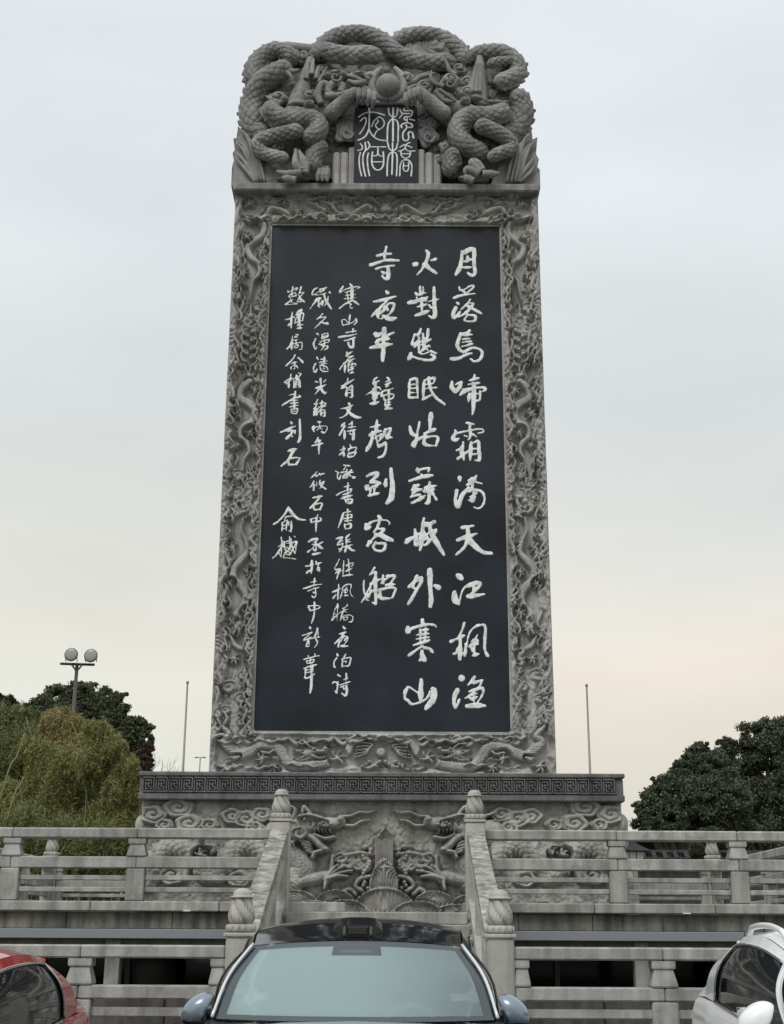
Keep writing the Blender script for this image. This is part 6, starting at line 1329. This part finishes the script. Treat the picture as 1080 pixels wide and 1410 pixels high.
def car(label, loc, rot, c, paint, cat='car'):
    """c: dimensions. Local frame: x across, y backwards from the front bumper, z up"""
    root = empty('parked_car', loc, label, cat); root.rotation_euler = (0, 0, rot)
    L, W, H = c['L'], c['W']/2, c['H']; zb = c['belt']; G = c['G']   # G: cowl y, A-top y, rear roof y, tail-glass base y
    def S(V, s): V = np.array(V, float); V[..., 0] *= s; return V
    # ---- lower body: sections along the length
    ys = np.linspace(0, L, 60); prof = []
    hood = c['hood']; tail = c['tail']
    def ztop(y):
        if y < G[0]+.25: return np.interp(y, [0, .12, .5, G[0]+.25], [hood-.32, hood-.14, hood, zb+.0])
        return np.interp(y, [G[0]+.25, L-.8, L-.2, L], [zb, zb+c['rise'], tail, tail-.25])
    def wid(y): return W*np.interp(y, [0, .12, .45, 1.0, L*.5, L-.9, L-.3, L], [.72, .86, .955, .985, .99, 1.0, .975, .90])
    sec = []
    for y in ys:
        w = wid(y); zt = ztop(y); z0 = .22
        k_ = np.interp(y, [G[0]-.3, G[0]+.3], [0, 1]); pts_ = [(w*.90, z0), (w*.97, z0+.1), (w*.985, .48), (w*1.0, zt-.32), (w*.995, zt-.2), (w*(.975+.01*k_), zt-.09), (w*(.93+.025*k_), zt-.015), (w*(.85+.08*k_), zt+.008), (w*.4, zt+.045*(1-k_)-.02*k_), (0, zt+.055*(1-k_)-.02*k_)]
        sec.append([(x, y, z) for x, z in pts_])
    sec = np.array(sec)
    full = np.concatenate([sec, S(sec[:, ::-1][:, 1:], -1)], 1)
    V = full.reshape(-1, 3); F = gridfaces(len(ys), full.shape[1])[:, ::-1]
    o = ob('body', V, F, paint, root, True)
    o.data.materials.append(black)
    for e, nm in ((0, 'front_bumper'), (-1, 'rear_bumper')):
        ring = full[e]; cc = ring.mean(0)+np.array([0, -.06 if e == 0 else .05, 0]); n_ = len(ring)
        ob(nm, np.vstack([ring, cc]), [[i, i+1, n_] if e else [i+1, i, n_] for i in range(n_-1)]+[[n_-1, 0, n_] if e else [0, n_-1, n_]], paint, root)
    box('grille', -W*.6, W*.6, -.075, .04, .38, .62, black, root, .02); box('underbody', -W*.85, W*.85, .3, L-.3, .16, .3, black, root, .02)
    both(lambda s: tag(box('headlamp', s*W*.62-.16, s*W*.62+.16, -.01, .3, hood-.25, hood-.12, lampm, root, .03)))
    both(lambda s: box('tail_lamp', s*W*.72-.12, s*W*.72+.12, L-.2, L+.01, tail-.35, tail-.15, plain('red_lamp', (.3, .01, .01), .2) if 'red_lamp' not in bpy.data.materials else bpy.data.materials['red_lamp'], root, .02))
    # ---- wheels
    wt = lmesh('tyre', [(.21, -.11), (.31, -.115), (.345, -.09), (.35, 0), (.345, .09), (.31, .115), (.21, .11)], rubber, seg=32)
    for y in (c['ax'][0], c['ax'][1]):
        for s in (1, -1):
            w_ = link('wheel', wt, root, (s*(W-.13), y, .35), (0, math.pi/2, 0))
            gm = Geo()
            for k in range(5):
                a = k*2*math.pi/5; gm.tube([(.03*math.cos(a), .03*math.sin(a), s*.09), (.21*math.cos(a), .21*math.sin(a), s*.1)], .03, 6)
            gm.ob('rim', alloy, w_)
    # ---- greenhouse curves (right side, mirrored)
    rw = c['rw']; wb = W*.925
    A0 = (W*c['aw'], G[0]+c['sweep'], zb+.02); A1 = (rw, G[1]+.06, c['zA'])
    side_bot = rs([(wb, G[0]+c['sweep']-.02, zb), (wb+.015, G[0]+1.2, zb+.01), (wb+.01, G[2]-.6, zb+c['rise']*.7), (wb-.03, G[3]-.35, zb+c['rise']+.03)])
    side_top = rs([A1, (rw+.02, G[1]+.6, c['zR']-.055), (rw+.02, (G[1]+G[2])/2+.3, c['zR']-.045), (rw-.02, G[2]-.1, c['zR']-.10)])
    tr_ = np.linspace(0, 1, 24)[:, None]
    A_line = rs([A0, ((A0[0]+A1[0])/2+.03, (A0[1]+A1[1])/2, (A0[2]+A1[2])/2+.02), A1], 16)
    C_line = rs([tuple(side_bot[-1]), tuple(side_bot[-1]*.45+side_top[-1]*.55+np.array([.03, .06, 0])), tuple(side_top[-1])], 16)
    def sidesurf(s):
        # grid bounded by belt, A line, roof rail and C line (Coons patch)
        u = np.linspace(0, 1, 24)[None, :, None]; v = np.linspace(0, 1, 16)[:, None, None]
        Sb = side_bot[None]; St = side_top[None]; Sa = A_line[:, None]; Sc = C_line[:, None]
        c00, c10, c01, c11 = side_bot[0], side_bot[-1], side_top[0], side_top[-1]
        Q = (1-v)*Sb+v*St+(1-u)*Sa+u*Sc-((1-u)*(1-v)*c00+u*(1-v)*c10+(1-u)*v*c01+u*v*c11)
        Q[..., 0] += .035*np.sin(np.pi*v[..., 0])
        return S(Q, s)
    def side(s):
        Q = sidesurf(s); V = Q.reshape(-1, 3); F = gridfaces(16, 24); F = F if s < 0 else F[:, ::-1]
        ob('side_glass', V, F, tint, root, True)
        off = np.array([s*.012, 0, .002])
        # painted frame round the glass: roof rail, A pillar, C pillar quarter
        def strip_(i0, i1, j0, j1, nm, mt, o=off):
            q = Q[i0:i1, j0:j1]+o; n, m = q.shape[:2]; F = gridfaces(n, m); 
            ob(nm, q.reshape(-1, 3), F if s < 0 else F[:, ::-1], mt, root, True)
        strip_(13, 16, 0, 24, 'roof_rail_panel', c.get('frame', paint)); strip_(0, 14, 0, 2, 'a_pillar', c.get('frame', paint))
        strip_(0, 14, c['cq'], 24, 'quarter_panel', paint); strip_(0, 16, c.get('bp', 11), c.get('bp', 11)+1, 'b_pillar', black, off*.7); strip_(0, 16, 19 if c['cq'] > 19 else 18, 20 if c['cq'] > 19 else 19, 'pillar', black, off*.7)
        loop = np.concatenate([Q[0, 1:c['cq']+1], Q[0:14, c['cq']], Q[13, 1:c['cq']][::-1], Q[0:14, 1][::-1]])+off*1.3
        ob('window_trim', *tube_geo(loop, .009, 6, False), chrome if c.get('chrome') else black, root, True)
        # A-pillar bright edge and mirror
        ob('a_pillar_moulding', *tube_geo(S(A_line, s)+np.array([s*.006, -.012, .012]), c.get('apr', .02), 8), c.get('apm', paint), root, True)
        mx_, my_, mz_ = s*(W+c.get('mo', .03)), G[0]+c['sweep']+.10, zb+c.get('mz', .09)
        hw = c.get('mw', .12)
        v, f = ellipsoid((0, 0, 0), (hw, .095, .098), 20, 28); v[:, 2] = np.clip(v[:, 2], -.07, .098); v[:, 0] = np.clip(v[:, 0]*s, -hw*.62, hw)*s; v[:, 0] -= s*.45*(v[:, 2]+.02); v[:, 1] = np.clip(v[:, 1], -.09, .05)
        mo = ob('door_mirror', v, f, c.get('mcol', paint), root, True, loc=(mx_, my_, mz_))
        v, f = ellipsoid((0, 0, 0), (hw*.93, .05, .03), 8, 20); ob('mirror_lower_shell', v+np.array([0, 0, -.072]), f, black, mo, True)
        box('mirror_inner_face', -s*hw*.60-.012, -s*hw*.60+.012, -.06, .045, -.075, .07, black, mo, .008)
        box('mirror_glass', -hw*.85, hw*.85, .052, .058, -.06, .06, mirr, mo, .004)
        ob('mirror_arm', *tube_geo([(-s*.20, .0, -.07), (-s*.05, 0, -.06)], .028, 8), black, mo, True)
        # door lines and handles
        for dy in (G[0]+1.22, G[0]+2.15, G[0]+.30):
            if dy < L-1.0:
                w = wid(dy); zt = ztop(dy); pl = [(s*(w*1.0+.002), dy, .42), (s*(w*1.0+.003), dy, zt-.3), (s*(w*.987+.003), dy, zt-.16), (s*(w*.957+.003), dy, zt-.06)]
                ob('door_gap', *tube_geo(pl, .004, 4), black, root)
        for dy in (G[0]+1.02, G[0]+1.98):
            w = wid(dy); h_ = ob('door_handle', *tube_geo([(s*(w-.0), dy-.1, zb-.185), (s*(w+.035), dy-.07, zb-.175), (s*(w+.035), dy+.07, zb-.17), (s*(w), dy+.1, zb-.175)], .014, 8), chrome if c.get('chrome') else paint, root, True)
    both(side)
    # ---- windscreen and rear glass
    def cross(s0, s1, bow, crown, n=24):
        u = np.linspace(-1, 1, n)[:, None]; a = np.array(s0); q = np.repeat(a[None], n, 0); q[:, 0] = u[:, 0]*a[0]; q[:, 1] -= bow*(1-u[:, 0]**2); q[:, 2] += crown*(1-u[:, 0]**2); return q
    rows = [cross(p, None, .30*(1-t)+.13*t, .0*(1-t)+.035*t) for p, t in zip(A_line, np.linspace(0, 1, 16))]
    WS = np.array(rows); V = WS.reshape(-1, 3); F = gridfaces(16, 24)
    ob('windscreen', V+np.array([0, 0, 0]), F, wglass, root, True)
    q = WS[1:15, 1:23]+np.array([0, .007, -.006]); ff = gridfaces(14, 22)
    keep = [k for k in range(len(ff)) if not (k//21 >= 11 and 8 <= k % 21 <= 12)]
    ob('glare_film', q.reshape(-1, 3), ff[keep], glare, root, True)  # painted glare: added pale sheet just behind the glass, inside the black band
    # ceramic band and sensor trapezoid just behind the glass
    inn = np.array([0, .012, -.010])
    def band(i0, i1, j0, j1, nm, mt, o=inn):
        q = WS[i0:i1, j0:j1]+o; n, m = q.shape[:2]; ob(nm, q.reshape(-1, 3), gridfaces(n, m)[:, ::-1], mt, root, True)
    band(14, 16, 0, 24, 'glass_band', black); band(0, 2, 0, 24, 'glass_band', black); band(1, 15, 0, 2, 'glass_band', black); band(1, 15, 22, 24, 'glass_band', black)
    tz = WS[15, 11:13].mean(0)
    q = [WS[14, 9], WS[14, 14], WS[12, 13], WS[12, 10]]; ob('sensor_patch', np.array(q)+inn*1.3, [[0, 1, 2, 3]], black, root)
    q = np.array([WS[13, 10], WS[13, 13], WS[13, 13]*.4+WS[14, 13]*.6, WS[13, 10]*.4+WS[14, 10]*.6]); ob('sensor_window', q+inn*1.5+np.array([0, -.004, .0]), [[0, 1, 2, 3]], inner, root)
    # ---- roof skin
    roofm = c.get('roof', paint)
    n = 30; yy = np.linspace(G[1]+.06, G[2]+.05, n); R_ = []
    for i, y in enumerate(yy):
        t = i/(n-1); xw = np.interp(t, np.linspace(0, 1, 24), side_top[:, 0]); zz_ = np.interp(t, np.linspace(0, 1, 24), side_top[:, 2]); y_ = np.interp(t, np.linspace(0, 1, 24), side_top[:, 1])
        u = np.linspace(-1, 1, 24)
        R_.append(np.stack([u*xw, y_-.13*(1-u**2)*max(0, 1-t*3), zz_+(.035+c.get('dome', .03)*math.sin(math.pi*t)+.01)*(1-np.abs(u)**2.6)+(-.01*(t < .001))], -1))
    R_ = np.array(R_); R_[0] = WS[15]+np.array([0, 0, .003]); ob('roof', R_.reshape(-1, 3), gridfaces(n, 24)[:, ::-1], roofm, root, True)
    # rear window and hatch
    rb = np.array([(W*.86*u, G[3]+.12-.0*(1-u*u)+.06*(1-u*u), zb+c['rise']+.02) for u in np.linspace(-1, 1, 24)])
    V, F = patch(R_[-1]+np.array([0, .0, -.004]), rb, 8); ob('rear_glass', V, F[:, ::-1], tint, root, True)
    for s in (1, -1):
        e = rs([tuple(S(C_line[0], s)), tuple(rb[0 if s < 0 else -1])], 16) if False else np.linspace(S(C_line[0], s), rb[0 if s < 0 else -1], 16)
        V, F = patch(S(C_line, s), np.linspace(rb[0 if s < 0 else -1], R_[-1][0 if s < 0 else -1], 16), 4); ob('d_pillar', V, F, paint, root, True); 
    ob('spoiler', *tube_geo(R_[-1]+np.array([0, .05, -.01]), .035, 8), paint, root, True)
    # ---- cabin
    fy = G[0]
    box('dashboard', -W*.78, W*.78, fy+.25, fy+.85, zb-.28, zb-.02, inner, root, .08); box('cabin_floor', -W*.8, W*.8, fy+.6, L-.9, .3, .4, innerd, root, .02)
    for s in (-1, 1):
        st_ = box('seat_back', s*.40-.24, s*.40+.24, fy+1.55, fy+1.72, .5, zb+.16, innerd, root, .06); box('head_rest', s*.40-.13, s*.40+.13, fy+1.62, fy+1.74, zb+.20, zb+.38, innerd, root, .05)
    box('rear_bench', -W*.7, W*.7, fy+2.5, fy+2.7, .4, zb+.1, innerd, root, .06)
    a = np.linspace(0, 2*math.pi, 33); sx = c.get('wheel_x', .42)
    ob('steering_wheel', *tube_geo([(sx+.19*math.cos(t), fy+.98-.06*math.sin(t), zb-.10+.175*math.sin(t)) for t in a], .017, 8, False), plain('wheel_rim', (.7, .72, .72), .5) if 'wheel_rim' not in bpy.data.materials else bpy.data.materials['wheel_rim'], root, True)
    return root, dict(WS=WS, R=R_, side_top=side_top, A=A_line)

# --- centre: big silver-blue SUV with gloss black roof and a sensor pod
silver = carpaint('silver_blue_paint', (.20, .255, .31), .4, .3)
suv = dict(dome=.03, L=4.85, W=1.98, H=1.78, belt=1.10, hood=1.07, tail=1.15, mo=.0, mz=.07, G=(1.85, 2.57, 4.40, 4.75), rise=.05, rw=.685, aw=.885, sweep=.30, zA=1.545, zR=1.70, ax=(.95, 3.85), cq=20, roof=gloss, frame=gloss, apm=carpaint('bright_pillar', (.62, .64, .66), .3, .3), apr=.011, mw=.098, wheel_x=.36)
cx0 = P(487, 1400, 8.4)[0]
o, k = car('silver-blue SUV with gloss black roof and sensor pod, parked in front of the stairs', (cx0, 6.6, 0), 0, suv, silver)
# roof sensor pod
ry = 2.57+.07; rz = 1.598
v = []; 
for y, s_, zz_ in ((ry-.05, 1, 0), (ry+.22, .96, .05)):
    for x, z in ((-.165, .045), (-.09, .0), (.09, .0), (.165, .045), (.12, .078), (.07, .084), (-.07, .084), (-.12, .078)): v.append((x*s_, y, rz+z+zz_))
pod = ob('sensor_pod', v, [list(range(8)), [8+i for i in range(8)][::-1]]+[[i, 8+i, 8+(i+1) % 8, (i+1) % 8] for i in range(8)], gloss, o)
box('sensor_window', -.072, .072, ry-.062, ry-.03, rz+.016, rz+.072, plain('sensor_glass', (.004, .004, .005), .03), pod, .008)
for s in (-1, 1): box('sensor_rib', s*.088-.008, s*.088+.008, ry-.066, ry-.03, rz+.018, rz+.070, inner, pod, .004)
# --- left: red hatchback, seen from its left side
red = carpaint('red_paint', (.40, .008, .010), .1, .35)
hat = dict(L=4.45, W=1.72, H=1.52, belt=.94, hood=.90, tail=1.05, G=(1.05, 1.75, 3.65, 4.25), rise=.10, rw=.60, aw=.84, sweep=.26, zA=1.38, zR=1.52, ax=(.8, 3.65), bp=14, cq=19, chrome=True, mw=.11)
car('red hatchback parked at the lower left corner, only its roof and side windows in view', (-3.07, 6.5, 0), 0, hat, red)
# --- right: white compact SUV with roof rails
white = carpaint('white_paint', (.80, .82, .81), 0, .35)
csv_ = dict(L=4.4, W=1.84, H=1.70, belt=1.07, hood=1.02, tail=1.18, G=(1.15, 1.85, 3.55, 4.2), rise=.10, rw=.66, aw=.88, sweep=.28, zA=1.50, zR=1.665, ax=(.85, 3.5), cq=19, chrome=True, mw=.105, mo=.09, mz=.10, wheel_x=.38)
o, k = car('white compact SUV with roof rails parked at the lower right corner of the photo', (3.05, 6.5, 0), R(-1.5), csv_, white)
for s in (-1, 1):
    st_ = k['side_top'].copy(); st_[:, 0] *= s; p = st_[3:22].copy(); p[:, 0] -= s*.05; n_ = len(p); p[:, 2] += .055*np.minimum(1, np.minimum(np.arange(n_), np.arange(n_)[::-1])/2.5)+.01
    ob('roof_rail', *tube_geo(smooth_path(p, 3), .02, 8), white, o, True)
# tall glass cabinet-like edge is not in view; parking bay lines under the cars
wl_ = plain('road_paint', (.6, .6, .58), .7)
for xx_ in (-4.55, -1.6, 1.35, 4.3):
    t_ = box('bay_line', xx_-.05, xx_+.05, 5.8, 10.85, .034, .037, wl_, None, .001); tag(t_, kind='structure')
